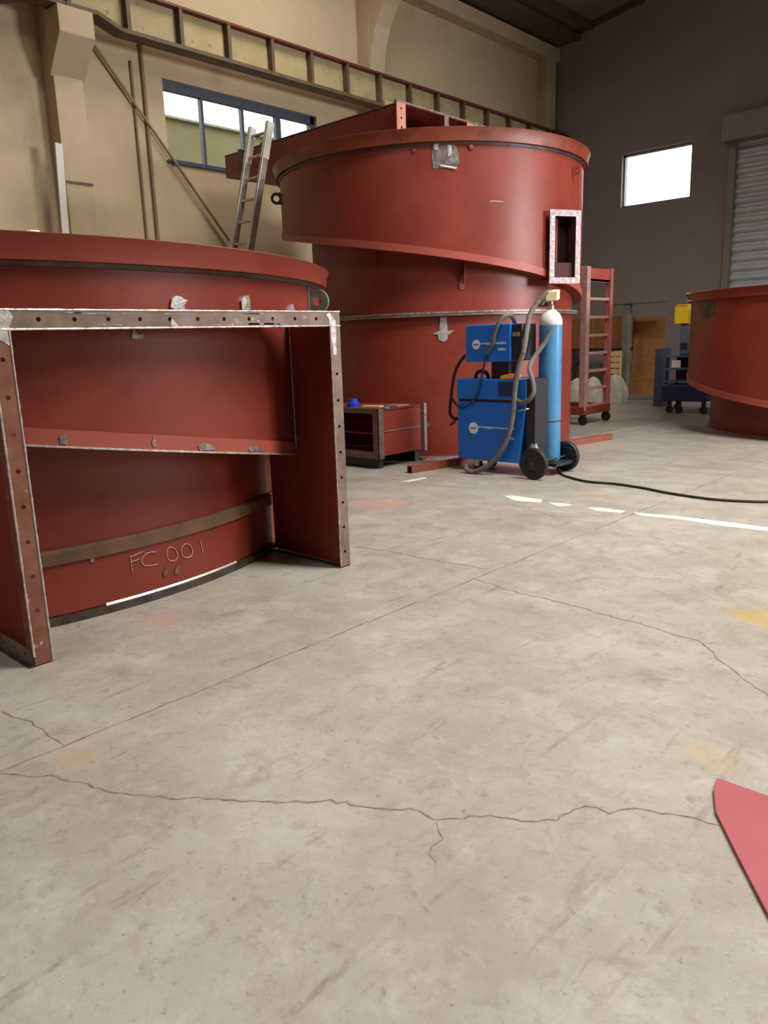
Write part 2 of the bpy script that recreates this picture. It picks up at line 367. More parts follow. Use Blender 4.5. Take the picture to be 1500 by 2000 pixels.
# pillars with haunched portal heads and crane corbels
def pillar(yc, label, cor=True, haunch=True):
    t_ = thing('concrete_pillar', (XL, yc, 0), label, 'pillar', 'pillars along the ochre wall')
    part(MB().box(XL-0.02, XL+0.30, yc-0.21, yc+0.21, 0, 8.2), 'shaft', CONC, t_, bevel=0.012)
    pr = [(XL, 6.6), (XL+0.30, 6.6)]
    for k in range(9):
        a = math.pi/2*k/8; pr.append((XL+0.30+2.3*(1-math.cos(a)), 6.6+(roof(XL+2.6)-0.6-6.6)*math.sin(a)))
    pr += [(0, roof(0)-0.6), (0, roof(0)-0.02), (XL, roof(XL)-0.02)]
    if haunch: part(MB().prism(pr, 'y', yc-0.2, yc+0.2), 'portal_haunch', CONC, t_)
    if cor:
        part(MB().prism([(XL+0.28, 5.15), (XL+0.70, 5.60), (XL+0.70, 5.93), (XL+0.28, 5.93)], 'y', yc-0.25, yc+0.25), 'corbel', CONC, t_, bevel=0.01)
    return t_
pillar(5.70, 'concrete pillar with crane corbel left of the strip window')
pillar(12.05, 'concrete pillar with curved haunch above the tall red housing')
pillar(18.45, 'concrete pillar in the dark corner beside the grey far wall', haunch=False)

# crane runway girder
gx = -10.86
cg = thing('crane_runway_girder', (gx, 6, 5.93), 'long crane runway girder with stiffeners and red rail along ochre wall', 'crane girder')
for (a, b) in ((5.60, 18.75), (-6.5, 5.59)):
    part(MB().prism([(a, 6.36), (a, 5.99), (a+0.45, 5.99), (a+0.80, 5.87), (b-0.8, 5.87), (b-0.45, 5.99), (b, 5.99), (b, 6.36)], 'x', gx-0.008, gx+0.008), 'web_plate', BEAMY, cg)
    m = MB()
    for p, q in (((a, 5.96), (a+0.45, 5.96)), ((a+0.45, 5.96), (a+0.8, 5.84)), ((a+0.8, 5.84), (b-0.8, 5.84)), ((b-0.8, 5.84), (b-0.45, 5.96)), ((b-0.45, 5.96), (b, 5.96))):
        m.bar((gx, p[0], p[1]), (gx, q[0], q[1]), 0.26, 0.055)
    part(m, 'bottom_flange', BEAMD, cg)
    part(MB().box(gx-0.13, gx+0.13, a, b, 6.36, 6.385), 'top_flange', RAIL, cg)
    n = int((b-a)/0.83)
    for i in range(n+1):
        y = a+0.05+(b-a-0.1)*i/n
        part(MB().box(gx-0.12, gx+0.12, y-0.03, y+0.03, 5.985 if (i == 0 or i == n) else 5.87, 6.36), 'stiffener', BEAMD, cg)
part(MB().box(gx-0.03, gx+0.03, -6.5, 18.7, 6.385, 6.44), 'rail', RAIL, cg)
for i, y in enumerate((5.75, 12.05, 18.45)):
    part(MB().box(gx-0.16, gx+0.15, y-0.15, y+0.15, 5.93, 5.94), 'bearing_plate', BEAMD, cg)

# conduits on the wall
def conduit(a, b, rad, label):
    return solo(MB().tube([a, b], rad, 8), 'wall_conduit', CONDUIT, label, 'conduit', 'conduits on the ochre wall')
p = atx(283, 80, XL+0.03); q = atx(330, 700, XL+0.03); conduit((XL+0.03, 7.05, 0), (XL+0.03, 7.05, 6.0), 0.028, 'upright conduit nearest the strip window on the ochre wall')
conduit((XL+0.025, 6.86, 0), (XL+0.025, 6.86, 5.7), 0.02, 'fainter upright conduit just left of the other upright conduit')
p = atx(184, 88, XL+0.07); q = atx(448, 470, XL+0.07)
solo(MB().tube([p, q], 0.022, 8), 'diagonal_brace_rod', CONDUIT, 'thin rod slanting across the ochre wall below the girder', 'rod')
# white board leaning in the nook beside the pillar, a light patch higher up
p = atx(117, 285, -11.02)
lean = MB().bar((XL+0.42, 5.22, 0.0), (XL+0.42, 5.39, p.z+0.02), 0.10, 0.03, up=(1, 0, 0))
solo(lean, 'white_batten', WHITE, 'tall white batten standing upright beside the left pillar', 'batten')
p1 = MB().box(XL+0.3, XL+0.315, 5.50, 5.90, 3.78, 3.81)
solo(p1, 'pillar_strap', BEAMD, 'dark flat strap across the face of the left pillar', 'strap')

# ------------------------------------------------------------------ floor joint, cracks, line marking (parts of the floor)
def ribbon(pts, w, z, taper=True):
    m = MB(); n = len(pts); vs = []; fs = []
    for i, p in enumerate(pts):
        a = pts[max(i-1, 0)]; b = pts[min(i+1, n-1)]; d = Vector((b[0]-a[0], b[1]-a[1])).normalized(); s_ = Vector((-d.y, d.x))
        ww = w*(random.uniform(0.55, 1.25)); ww *= (0.25 if taper and i in (0, n-1) else 1)
        vs += [(p[0]+s_.x*ww/2, p[1]+s_.y*ww/2, z), (p[0]-s_.x*ww/2, p[1]-s_.y*ww/2, z)]
    for i in range(n-1): fs.append((2*i, 2*i+1, 2*i+3, 2*i+2))
    return m.add(vs, fs)
def jag(pix, amp=0.010, step=0.028):
    P = [atz(*p) for p in pix]; out = []
    for a, b in zip(P[:-1], P[1:]):
        n = max(2, int((b-a).length/step))
        for k in range(n):
            q = a.lerp(b, k/n); out.append((q.x+random.uniform(-amp, amp), q.y+random.uniform(-amp, amp)))
    out.append((P[-1].x, P[-1].y)); return out
jp = [(-2.715+random.uniform(-0.004, 0.004), -6.9+0.05*i) for i in range(510)]
part(ribbon(jp, 0.012, 0.0006), 'saw_cut_joint', JOINTM, fl)
jp = [(0.9+random.uniform(-0.004, 0.004), -6.9+0.05*i) for i in range(510)]
part(ribbon(jp, 0.010, 0.0006), 'saw_cut_joint', JOINTM, fl)
for pix, w in (([(0, 1512), (110, 1518), (170, 1532), (222, 1550), (330, 1556), (440, 1562), (560, 1568), (640, 1562), (745, 1582), (800, 1580), (852, 1602), (880, 1600), (935, 1592), (1040, 1604), (1085, 1600), (1140, 1575), (1190, 1586), (1250, 1580), (1310, 1590), (1405, 1612)], 0.0085),
               ([(0, 1388), (60, 1412), (90, 1432), (125, 1455)], 0.009),
               ([(690, 1068), (760, 1076), (840, 1093), (955, 1112)], 0.012),
               ([(925, 1130), (1012, 1158), (1090, 1175), (1180, 1200), (1250, 1218), (1320, 1240), (1370, 1255)], 0.010),
               ([(1370, 1255), (1440, 1318), (1500, 1360)], 0.008),
               ([(852, 1602), (858, 1640), (842, 1670), (848, 1700)], 0.004),
               ([(765, 935), (850, 948), (900, 952)], 0.014),
               ([(1000, 985), (1090, 1010), (1200, 1005)], 0.006)):
    part(ribbon(jag(pix), w, 0.0008), 'crack', CRACKM, fl)
def quadmark(px):
    vs = [atz(*p) for p in px]; m = MB(); n = len(vs)
    return m.prism([(v.x, v.y) for v in vs], 'z', 0.0002, 0.0016)
for px in ([(985, 969), (1000, 968), (1060, 976), (1056, 982), (1005, 978)], [(1068, 981), (1110, 984), (1118, 987), (1090, 989)], [(1146, 991), (1175, 992), (1222, 998), (1212, 1002), (1165, 998)], [(1237, 1001), (1320, 1008), (1420, 1020), (1500, 1030), (1500, 1038), (1400, 1026), (1330, 1015), (1250, 1007)], [(780, 941), (828, 932), (834, 934), (800, 941)]):
    part(quadmark(px), 'line_marking', TAPE, fl)
m = MB()
for k in range(9):
    a = atz(1175+14*k, 848-2.6*k); b = atz(1187+14*k, 846-2.6*k)
    m.bar((a.x, a.y, 0.001), (b.x, b.y, 0.001), 0.03, 0.001)
part(m, 'line_marking', TAPE, fl)

# ================================================================== the red fan housings
def cyl_patch(c, rad, poly, rise=0.004):
    """thin plate hugging a drum; poly in (theta, z)"""
    cx = sum(a for a, _ in poly)/len(poly); cz = sum(b for _, b in poly)/len(poly)
    m = MB(); vs = []; n = len(poly)
    P = lambda a, z, r_: (c[0]+r_*math.cos(a), c[1]+r_*math.sin(a), z)
    vs.append(P(cx, cz, rad+rise*1.3))
    for a, z in poly: vs.append(P(a, z, rad+rise))
    for a, z in poly: vs.append(P(a, z, rad-0.004))
    fs = [(0, 1+i, 1+(i+1) % n) for i in range(n)]+[(1+i, 1+n+i, 1+n+(i+1) % n, 1+(i+1) % n) for i in range(n)]
    return m.add(vs, fs)
def scuff(c, rad, pix, parent, m=None, name='ground_spot', rise=0.006):
    return part(cyl_patch(c, rad, [oncyl(x, y, c, rad) for x, y in pix], rise), name, m or WELD, parent)
def drum(c, rad, zt, zb, n=160, a_off=0.0, thick=0.012):
    """open shell, bottom edge follows zb(theta)"""
    m = MB(); vs = []; fs = []
    nz = 4
    for i in range(n+1):
        a = a_off+2*math.pi*i/n; b = zb(a)
        for k in range(nz+1):
            vs.append((c[0]+rad*math.cos(a), c[1]+rad*math.sin(a), b+(zt-b)*k/nz))
    for i in range(n):
        for k in range(nz): fs.append((i*(nz+1)+k, (i+1)*(nz+1)+k, (i+1)*(nz+1)+k+1, i*(nz+1)+k+1))
    m.add(vs, fs)
    vs2 = [(c[0]+(x-c[0])*(rad-thick)/rad, c[1]+(y-c[1])*(rad-thick)/rad, z) for x, y, z in vs]
    m.add(vs2, [f[::-1] for f in fs])
    o = (n+1)*(nz+1)
    for i in range(n):
        m.f.append([i*(nz+1), o+i*(nz+1), o+(i+1)*(nz+1), (i+1)*(nz+1)])
        m.f.append([i*(nz+1)+nz, (i+1)*(nz+1)+nz, o+(i+1)*(nz+1)+nz, o+i*(nz+1)+nz])
    return m
def helix_ledge(c, r0, r1, zb, n=160, a_off=0.0, th=0.02):
    m = MB(); vs = []; fs = []
    for i in range(n+1):
        a = a_off+2*math.pi*i/n; z = zb(a)
        for (r_, dz) in ((r0, 0), (r1, 0), (r1, th), (r0, th)): vs.append((c[0]+r_*math.cos(a), c[1]+r_*math.sin(a), z+dz))
    for i in range(n):
        for q in range(4): fs.append((i*4+q, (i+1)*4+q, (i+1)*4+(q+1) % 4, i*4+(q+1) % 4))
    fs.append((0, 1, 2, 3)); fs.append(tuple(range(n*4, n*4+4))[::-1])
    return m.add(vs, fs)
def rim_strip(c, rad, zb, h, n=160, a_off=0.0, th=0.012, dz=0.0):
    return helix_strip(c, rad, rad+th, zb, h, n, a_off, dz)
def helix_strip(c, r0, r1, zb, h, n, a_off, dz):
    m = MB(); vs = []; fs = []
    for i in range(n+1):
        a = a_off+2*math.pi*i/n; z = zb(a)+dz
        for (r_, q) in ((r0, 0), (r1, 0), (r1, h), (r0, h)): vs.append((c[0]+r_*math.cos(a), c[1]+r_*math.sin(a), z+q))
    for i in range(n):
        for q in range(4): fs.append((i*4+q, (i+1)*4+q, (i+1)*4+(q+1) % 4, i*4+(q+1) % 4))
    fs.append((0, 1, 2, 3)); fs.append(tuple(range(n*4, n*4+4))[::-1])
    return m.add(vs, fs)
def holed_bar(o, du, dv, dn, length, width, th, holes, hr=0.011):
    """flat bar from corner o along du (length) and dv (width), thickness along dn, with real round bolt holes"""
    o = Vector(o); du = Vector(du).normalized(); dv = Vector(dv).normalized(); dn = Vector(dn).normalized(); m = MB()
    P = lambda u, v, w: o+du*u+dv*v+dn*w
    cells = []; cur = 0.0
    for h in sorted(holes):
        a, b = h-width/2, h+width/2
        if a > cur+1e-4: cells.append((cur, a, None)); 
        cells.append((max(a, cur), b, h)); cur = b
    if cur < length-1e-4: cells.append((cur, length, None))
    for (a, b, h) in cells:
        b = min(b, length)
        if h is None:
            vs = [P(u, v, w) for w in (0, th) for u, v in ((a, 0), (b, 0), (b, width), (a, width))]
            m.add(vs, [(0, 1, 2, 3), (4, 5, 6, 7), (0, 1, 5, 4), (2, 3, 7, 6)]); continue
        N_ = 12; sq = []; ci = []
        for k in range(N_):
            t_ = 2*math.pi*(k+0.5)/N_; cx, cy = math.cos(t_), math.sin(t_); s_ = max(abs(cx), abs(cy))
            sq.append((min(max(h+cx/s_*width/2, a), b), width/2+cy/s_*width/2)); ci.append((h+cx*hr, width/2+cy*hr))
        for w in (0, th):
            vs = [P(u, v, w) for u, v in sq+ci]+[P(u, v, w) for u, v in ((a, 0), (b, 0), (b, width), (a, width))]
            fs = [(k, (k+1) % N_, N_+(k+1) % N_, N_+k) for k in range(N_)]
            fs += [(2*N_+2, 1, 0) if False else (1, 2*N_+2, 2), (4, 2*N_+3, 4+1 if False else 5), (7, 2*N_+0, 8), (10, 2*N_+1, 11)] if False else []
            m.add(vs, fs)
            # the four corners
            for cu, cv in ((a, 0), (b, 0), (b, width), (a, width)):
                near = sorted(range(N_), key=lambda k: (sq[k][0]-cu)**2+(sq[k][1]-cv)**2)[:2]
                m.add([P(cu, cv, w), P(*sq[near[0]], w), P(*sq[near[1]], w)], [(0, 1, 2)])
        vs = [P(u, v, 0) for u, v in ci]+[P(u, v, th) for u, v in ci]
        m.add(vs, [(k, (k+1) % N_, N_+(k+1) % N_, N_+k) for k in range(N_)])
        vs = [P(u, v, w) for w in (0, th) for u, v in ((a, 0), (b, 0), (b, width), (a, width))]
        m.add(vs, [(0, 1, 5, 4), (2, 3, 7, 6)])
    vs = [P(u, v, w) for u in (0, length) for v, w in ((0, 0), (width, 0), (width, th), (0, th))]
    m.add(vs, [(0, 1, 2, 3), (4, 5, 6, 7)])
    return m
def bead(pts, rad, parent, m=None, name='weld_bead'):
    out = []
    P = [Vector(p) for p in pts]
    for a, b in zip(P[:-1], P[1:]):
        n = max(1, int((b-a).length/0.03))
        for k in range(n): out.append(a.lerp(b, k/n))
    out.append(P[-1])
    return part(MB().tube(out, [rad*random.uniform(0.7, 1.2) for _ in out], 6), name, m or WELD, parent, smooth=True)

# ---------- A: near housing with the big rectangular inlet box
CA = (-6.71, 2.12)
A = thing('fan_housing', (CA[0], CA[1], 0), 'large red housing with open rectangular flanged inlet box facing the floor', 'fan housing', 'red fan housings on the shop floor')
OFA = R(95)
zA = lambda a: 0.925-0.0084*math.degrees(((a-OFA) % (2*math.pi))+OFA-2*math.pi if ((a-OFA) % (2*math.pi))+OFA > math.pi else ((a-OFA) % (2*math.pi))+OFA)
def zA(a):
    d = math.degrees(a)
    while d > 95: d -= 360
    while d <= -265: d += 360
    return min(max(0.925-0.0082*d, 0.45), 1.70)
offA = R(95.01)
part(MB().lathe((CA[0], CA[1], 0), [(2.72, 0.05), (2.72, 0.335), (2.70, 0.335), (2.70, 0.05)], 160), 'lower_band', RED, A, smooth=True)
part(MB().lathe((CA[0], CA[1], 0), [(2.735, 0.335), (2.735, 0.40), (2.715, 0.415), (2.69, 0.415), (2.69, 0.335)], 160), 'joint_ring', OLIVE, A, smooth=True)
part(MB().lathe((CA[0], CA[1], 0), [(2.70, 0.415), (2.70, 1.80), (2.688, 1.80), (2.688, 0.415)], 160), 'lower_shell', RED, A, smooth=True)
part(MB().lathe((CA[0], CA[1], 0), [(2.60, 0.0), (2.745, 0.0), (2.745, 0.045), (2.60, 0.045)], 160), 'base_ring', DSTEEL, A, smooth=True)
part(MB().lathe((CA[0], CA[1], 0), [(2.717, 0.043), (2.732, 0.043), (2.722, 0.056)], 60, R(-4), R(17)), 'base_weld', WELD, A, smooth=True)
us = part(drum(CA, 2.985, 1.88, zA, a_off=offA-2*math.pi), 'upper_shell', RED, A, smooth=True)
part(helix_ledge(CA, 2.66, 2.99, zA, a_off=offA-2*math.pi), 'sloping_ledge', RED, A)
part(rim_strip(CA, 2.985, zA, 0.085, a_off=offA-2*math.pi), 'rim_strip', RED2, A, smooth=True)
part(helix_strip(CA, 2.975, 3.003, zA, 0.010, 160, offA-2*math.pi, -0.006), 'rim_weld', WELD, A)
part(MB().lathe((CA[0], CA[1], 0), [(2.99, 1.872), (3.045, 1.872), (3.05, 1.945), (3.07, 1.99), (3.062, 1.994), (2.94, 1.994), (2.94, 1.985), (3.03, 1.98), (3.035, 1.884), (2.99, 1.884)], 160), 'top_ring', RED, A, smooth=True)
part(MB().lathe((CA[0], CA[1], 0), [(2.985, 1.848), (3.0, 1.848), (3.012, 1.871), (2.985, 1.871)], 160), 'ring_weld', DSTEEL, A, smooth=True)
part(MB().lathe((CA[0], CA[1], 0), [(0.01, 1.92), (2.98, 1.92), (2.98, 1.93), (0.01, 1.93)], 96), 'cover_plate', RED, A)
# inlet box
FX, y0, y1, HT, FW = -3.548, 1.334, 3.430, 1.640, 0.085
part(MB().box(-4.06, FX-0.008, y0+0.03, y0+0.038, 0.012, HT-0.02), 'side_panel', RED, A)
part(MB().box(-4.28, FX-0.008, y1-0.038, y1-0.03, 0.012, HT-0.02), 'side_panel', RED, A)
part(MB().box(-3.85, FX-0.008, y0+0.03, y1-0.03, HT-0.03, HT-0.022), 'top_panel', RED, A)
fr = part(MB().box(FX-0.075, FX-0.009, y0, y0+0.008, 0.0, HT).box(FX-0.075, FX-0.009, y1-0.008, y1, 0.0, HT).box(FX-0.075, FX-0.009, y0, y1, HT-0.008, HT), 'inlet_frame', RSTEEL, A)
hs = [0.10+0.165*k for k in range(10)]
part(holed_bar((FX-0.008, y0, 0.006), (0, 0, 1), (0, 1, 0), (1, 0, 0), HT-FW-0.008, FW, 0.008, hs[:9]), 'frame_post', RSTEEL, fr)
part(holed_bar((FX-0.008, y1-FW, 0.006), (0, 0, 1), (0, 1, 0), (1, 0, 0), HT-FW-0.008, FW, 0.008, hs[:9]), 'frame_post', STEEL, fr)
part(holed_bar((FX-0.008, y0, HT-FW), (0, 1, 0), (0, 0, 1), (1, 0, 0), y1-y0, FW, 0.008, [0.22+0.168*k for k in range(11)]), 'frame_lintel', STEEL, fr)
for (a, b) in (((FX+0.001, y0+FW, 0.01), (FX+0.001, y0+FW, HT-FW)), ((FX+0.001, y1-FW, 0.01), (FX+0.001, y1-FW, HT-FW)), ((FX+0.001, y0, 0.05), (FX+0.001, y0+0.002, HT)), ((FX, y0, HT), (FX, y1, HT)), ((FX, y0+0.05, HT-FW), (FX, y1, HT-FW))):
    bead([a, b], 0.0055, fr)
m = MB().add([(FX+0.002, y0, HT-0.2), (FX+0.002, y0+0.03, HT-0.12), (FX+0.002, y0+FW, HT-0.16), (FX+0.002, y0+FW, HT-FW), (FX+0.002, y0+0.11, HT-0.03), (FX+0.002, y0+0.09, HT), (FX+0.002, y0, HT)], [(0, 1, 2, 3, 4, 5, 6)])
part(m, 'corner_weld', WELD, fr)
m = MB().add([(FX+0.002, y1-FW-0.01, HT-0.04), (FX+0.002, y1-FW+0.02, HT-0.26), (FX+0.002, y1-FW+0.045, HT-0.26), (FX+0.002, y1-FW+0.05, HT-0.06), (FX+0.002, y1-FW-0.0, HT-0.004), (FX+0.002, y1-FW-0.03, HT-0.02)], [(0, 1, 2, 3, 4, 5)])
part(m, 'corner_weld', WELD, fr)
for k in range(12):   # grinder streaks on the lintel
    yy = random.uniform(y0+0.3, y1-0.3); zz = HT-random.choice((0.012, 0.07, 0.074, 0.016)); w = random.uniform(0.05, 0.2)
    part(MB().box(FX-0.0005, FX+0.0012, yy, yy+w, zz-0.004, zz+0.004), 'grinding_streak', SCUFF, fr)
ff = part(holed_bar((-4.08, y0, 0.004), (1, 0, 0), (0, 0, 1), (0, -1, 0), 0.522, 0.075, 0.008, [0.08, 0.2, 0.32, 0.44]), 'foot_flange', STEEL, A)
part(MB().box(-4.08, FX, y0-0.03, y0, 0.0, 0.004), 'foot_shadow_plate', DSTEEL, A)  # thin dark strip painting the shadow under the foot flange
part(MB().box(-4.26, FX, y1-0.075, y1, 0.0, 0.008), 'foot_shadow_plate', DSTEEL, A)
# right panel/upper shell junction weld, lifting lug, marks
bead([(-3.985, y1-0.04, 0.76), (-3.985, y1-0.04, HT-0.04)], 0.006, A, SCUFF)
a = math.radians(34.5); rr = Vector((math.cos(a), math.sin(a), 0)); tt = Vector((-math.sin(a), math.cos(a), 0))
base = Vector((CA[0], CA[1], 0))+rr*2.985
def lug(base, rr, tt, zc, rad, hole, parent, mtl):
    m = MB(); n = 20; th = 0.022; outer = []; inner = []
    for k in range(n+1):
        t_ = -math.pi/2+math.pi*k/n; outer.append((0.06+rad*math.cos(t_), rad*math.sin(t_)))
    outer += [(0.025, rad), (-0.01, rad), (-0.01, rad*0.5), (-0.01, 0), (-0.01, -rad*0.5), (-0.01, -rad), (0.025, -rad)]
    nO = len(outer); cx = 0.06
    for k in range(nO):
        o_ = Vector((outer[k][0]-cx, outer[k][1])).normalized()*hole; inner.append((cx+o_.x, o_.y))
    vs = [base+rr*u+Vector((0, 0, zc+v))+tt*w for w in (-th/2, th/2) for u, v in outer+inner]
    N2 = 2*nO; fs = []
    for k in range(nO):
        j = (k+1) % nO
        fs += [(k, j, nO+j, nO+k), (N2+k, N2+j, N2+nO+j, N2+nO+k), (k, j, N2+j, N2+k), (nO+k, nO+j, N2+nO+j, N2+nO+k)]
    return part(m.add(vs, fs), 'lifting_lug', mtl, parent)
lug(base, rr, (rr*0.35+tt*0.94).normalized(), 1.745, 0.085, 0.034, A, GALV)
part(MB().obox(base+Vector((0, 0, 1.74)), rr*0.008, tt*0.03, Vector((0, 0, 0.11))), 'lug_pad', SCUFF, A)
for pix in ([(333, 584), (340, 578), (352, 580), (358, 586), (364, 586), (357, 596), (358, 606), (340, 606), (330, 600)], [(468, 588), (474, 578), (482, 577), (485, 590), (486, 606), (470, 606)], [(562, 606), (564, 598), (568, 594), (572, 606)]):
    scuff(CA, 2.985, pix, A, rise=0.015)
for pix in ([(255, 660), (259, 644), (265, 646), (266, 652), (280, 652), (278, 662), (264, 662)],):
    scuff(CA, 2.985, pix, A, SCUFF)
for pix in ([(115, 853), (125, 846), (134, 852), (130, 868), (118, 866)], [(296, 862), (300, 853), (304, 862), (304, 872), (298, 872)], [(386, 872), (396, 864), (412, 868), (420, 878), (390, 880)], [(485, 876), (494, 868), (506, 876), (520, 880), (488, 882)]):
    scuff(CA, 2.998, pix, A, SCUFF, rise=0.004)
for pix in ([(176, 1080), (181, 1076), (185, 1082), (183, 1098), (176, 1098)], [(318, 1118), (323, 1108), (329, 1110), (326, 1124), (319, 1127)], [(340, 1118), (345, 1104), (350, 1106), (348, 1120), (342, 1122)]):
    scuff(CA, 2.722, pix, A, OLIVE if pix[0][0] > 200 else SCUFF, rise=0.004)
# chalk lettering  FC 001
def stroke(pix, w=0.004):
    P = [oncyl(x, y, CA, 2.724) for x, y in pix]; pts = [(CA[0]+2.724*math.cos(a), CA[1]+2.724*math.sin(a), z) for a, z in P]
    return smoothpath(pts, 5) if len(pts) > 2 else pts
m = MB()
for pix in ([(255, 1088), (256, 1102), (259, 1117)], [(254, 1088), (266, 1083), (279, 1077)], [(256, 1097), (264, 1095), (272, 1091)],
            [(304, 1078), (291, 1079), (281, 1086), (276, 1096), (281, 1104), (292, 1105), (308, 1102)],
            [(330, 1069), (339, 1070), (345, 1078), (346, 1088), (341, 1095), (332, 1095), (326, 1087), (326, 1077), (330, 1069)],
            [(362, 1062), (370, 1064), (375, 1073), (374, 1085), (367, 1089), (358, 1087), (354, 1078), (356, 1068), (362, 1062)],
            [(391, 1057), (394, 1067), (396, 1080)]):
    part(MB().tube(stroke(pix), 0.0026, 5), 'chalk_stroke', CHALK, A)

# ---------- B: tall housing
CB, CB2 = (-7.17, 8.77), (-7.06, 8.86)
B = thing('fan_housing', (CB2[0], CB2[1], 0), 'tall red two-tier housing with helical drum and box duct on top', 'fan housing', 'red fan housings on the shop floor')
def zB(a):
    d = math.degrees(a)
    while d > 150: d -= 360
    while d <= -210: d += 360
    return 2.105-0.00575*d if d < 40 else 1.88
offB = R(150.01)-2*math.pi
part(MB().lathe((CB2[0], CB2[1], 0), [(1.80, 0.03), (1.80, 1.725), (1.79, 1.725), (1.79, 0.03)], 128), 'lower_shell', RED, B, smooth=True)
part(MB().lathe((CB2[0], CB2[1], 0), [(1.74, 0.0), (1.84, 0.0), (1.84, 0.03), (1.74, 0.03)], 128), 'base_ring', WELD, B, smooth=True)
part(MB().lathe((CB2[0], CB2[1], 0), [(1.78, 1.725), (1.87, 1.725), (1.87, 1.748), (1.78, 1.748)], 128), 'flange_ring', STEEL, B, smooth=True)
part(MB().lathe((CB2[0], CB2[1], 0), [(1.78, 1.754), (1.87, 1.754), (1.87, 1.777), (1.78, 1.777)], 128), 'flange_ring', SCUFF, B, smooth=True)
part(MB().lathe((CB2[0], CB2[1], 0), [(1.80, 1.775), (1.80, 3.3), (1.79, 3.3), (1.79, 1.775)], 128), 'middle_shell', RED, B, smooth=True)
part(drum(CB, 2.05, 3.60, zB, a_off=offB), 'upper_drum', RED, B, smooth=True)
part(helix_ledge(CB, 1.62, 2.05, zB, a_off=offB), 'sloping_ledge', RED, B)
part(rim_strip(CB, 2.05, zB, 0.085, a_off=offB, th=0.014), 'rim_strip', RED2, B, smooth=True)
part(MB().lathe((CB[0], CB[1], 0), [(2.05, 3.60), (2.105, 3.60), (2.11, 3.68), (2.135, 3.74), (2.12, 3.745), (1.99, 3.745), (1.99, 3.735), (2.09, 3.73), (2.095, 3.615), (2.05, 3.615)], 160), 'top_ring', RUST, B, smooth=True)
part(MB().lathe((CB[0], CB[1], 0), [(2.045, 3.57), (2.062, 3.57), (2.07, 3.597), (2.045, 3.597)], 160), 'ring_weld', DSTEEL, B, smooth=True)
part(MB().lathe((CB[0], CB[1], 0), [(0.01, 3.70), (2.04, 3.70), (2.04, 3.71), (0.01, 3.71)], 96), 'cover_plate', RED, B)
# duct on top: long flat box running back to the wall, open flanged end towards the hall
bx0, bx1, by0, by1, bz0, bz1 = -10.60, -6.93, 7.90, 9.95, 4.06, 4.37
db = part(MB().box(bx0, bx1, by0, by0+0.01, bz0, bz1).box(bx0, bx1, by1-0.01, by1, bz0, bz1).box(bx0, bx1, by0, by1, bz1-0.01, bz1).box(bx0, bx0+0.01, by0, by1, bz0, bz1), 'box_duct', RED, B)
part(MB().box(bx0, bx1, by0, by1, bz0-0.01, bz0), 'duct_underside_lit', RED2, db)  # lighter red paints in the light bounced up from the floor
part(MB().box(bx0+0.4, bx0+0.46, by0-0.05, by0, bz0-0.02, bz1+0.02), 'duct_flange', DSTEEL, db)
part(MB().box(bx0+0.95, bx0+1.01, by0-0.05, by0, bz0-0.02, bz1+0.02), 'duct_flange', DSTEEL, db)
part(MB().box(-8.9, bx1-0.05, by0+0.25, by1-0.25, 3.70, bz0-0.01), 'duct_saddle', RED, B)
part(holed_bar((bx1, by0-0.06, bz0-0.30), (0, 0, 1), (0, 1, 0), (1, 0, 0), bz1-bz0+0.31, 0.17, 0.01, [0.10, 0.21, 0.32, 0.43, 0.54], 0.016), 'end_flange_post', SUNLITF, db)
part(MB().box(bx1, bx1+0.012, by0+0.90, by0+0.99, bz0-0.02, bz1), 'end_flange_post', SCUFF, db)
part(holed_bar((bx1, by0+1.40, bz0-0.05), (0, 0, 1), (0, 1, 0), (1, 0, 0), bz1-bz0+0.05, 0.15, 0.01, [0.1, 0.2, 0.3], 0.016), 'end_flange_post', SUNLITF, db)
part(MB().box(bx1-0.03, bx1+0.012, by0-0.06, by1+0.06, bz1-0.002, bz1+0.022), 'end_flange_bar', SCUFF, db)
part(MB().box(bx0, bx1, by0-0.004, by0+0.006, bz1, bz1+0.012), 'duct_edge', SCUFF, db)
part(MB().box(bx1-0.55, bx1-0.5, by0+0.02, by1-0.02, bz0, bz1-0.12), 'baffle', RED2, db)
# inspection stub with flange on the right-hand side of the drum
ang = R(-24); nrm = Vector((math.cos(ang), math.sin(ang), 0)); tng = Vector((-math.sin(ang), math.cos(ang), 0))
a = R(-1.5); sc = Vector((CB[0]+2.02*math.cos(a), CB[1]+2.02*math.sin(a), 2.49)) + nrm*0.16
hw, hh = 0.165, 0.365
st = MB()
Zv = Vector((0, 0, 1))
for sgn in (-1, 1):
    st.obox(sc-nrm*0.14+tng*sgn*(hw-0.006), nrm*0.16, tng*0.006, Zv*hh)
    st.obox(sc-nrm*0.14+Zv*sgn*(hh-0.006), nrm*0.16, tng*hw, Zv*0.006)
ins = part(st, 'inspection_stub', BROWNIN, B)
fm = MB()
for sgn in (-1, 1):
    fm.obox(sc+nrm*0.02+tng*sgn*(hw+0.022), nrm*0.008, tng*0.036, Zv*(hh+0.055))
    fm.obox(sc+nrm*0.02+Zv*sgn*(hh+0.022), nrm*0.0075, tng*(hw+0.055), Zv*0.036)
part(fm, 'stub_flange', LILAC, ins)
for k in range(9):
    part(MB().obox(sc+nrm*0.028-tng*(hw+0.02)+Zv*(-0.33+0.083*k), nrm*0.006, tng*0.024, Zv*0.008), 'stud', WELD, ins)
part(MB().obox(sc-nrm*0.13, nrm*0.004, tng*hw, Zv*hh), 'stub_shade_panel', SHADEIN, ins)  # dark sheet added to paint the shade deep in the opening
part(MB().obox(sc-nrm*0.08+Zv*(-hh+0.1), nrm*0.05, tng*(hw-0.02), Zv*0.09), 'stub_sill', BROWNIN, ins)
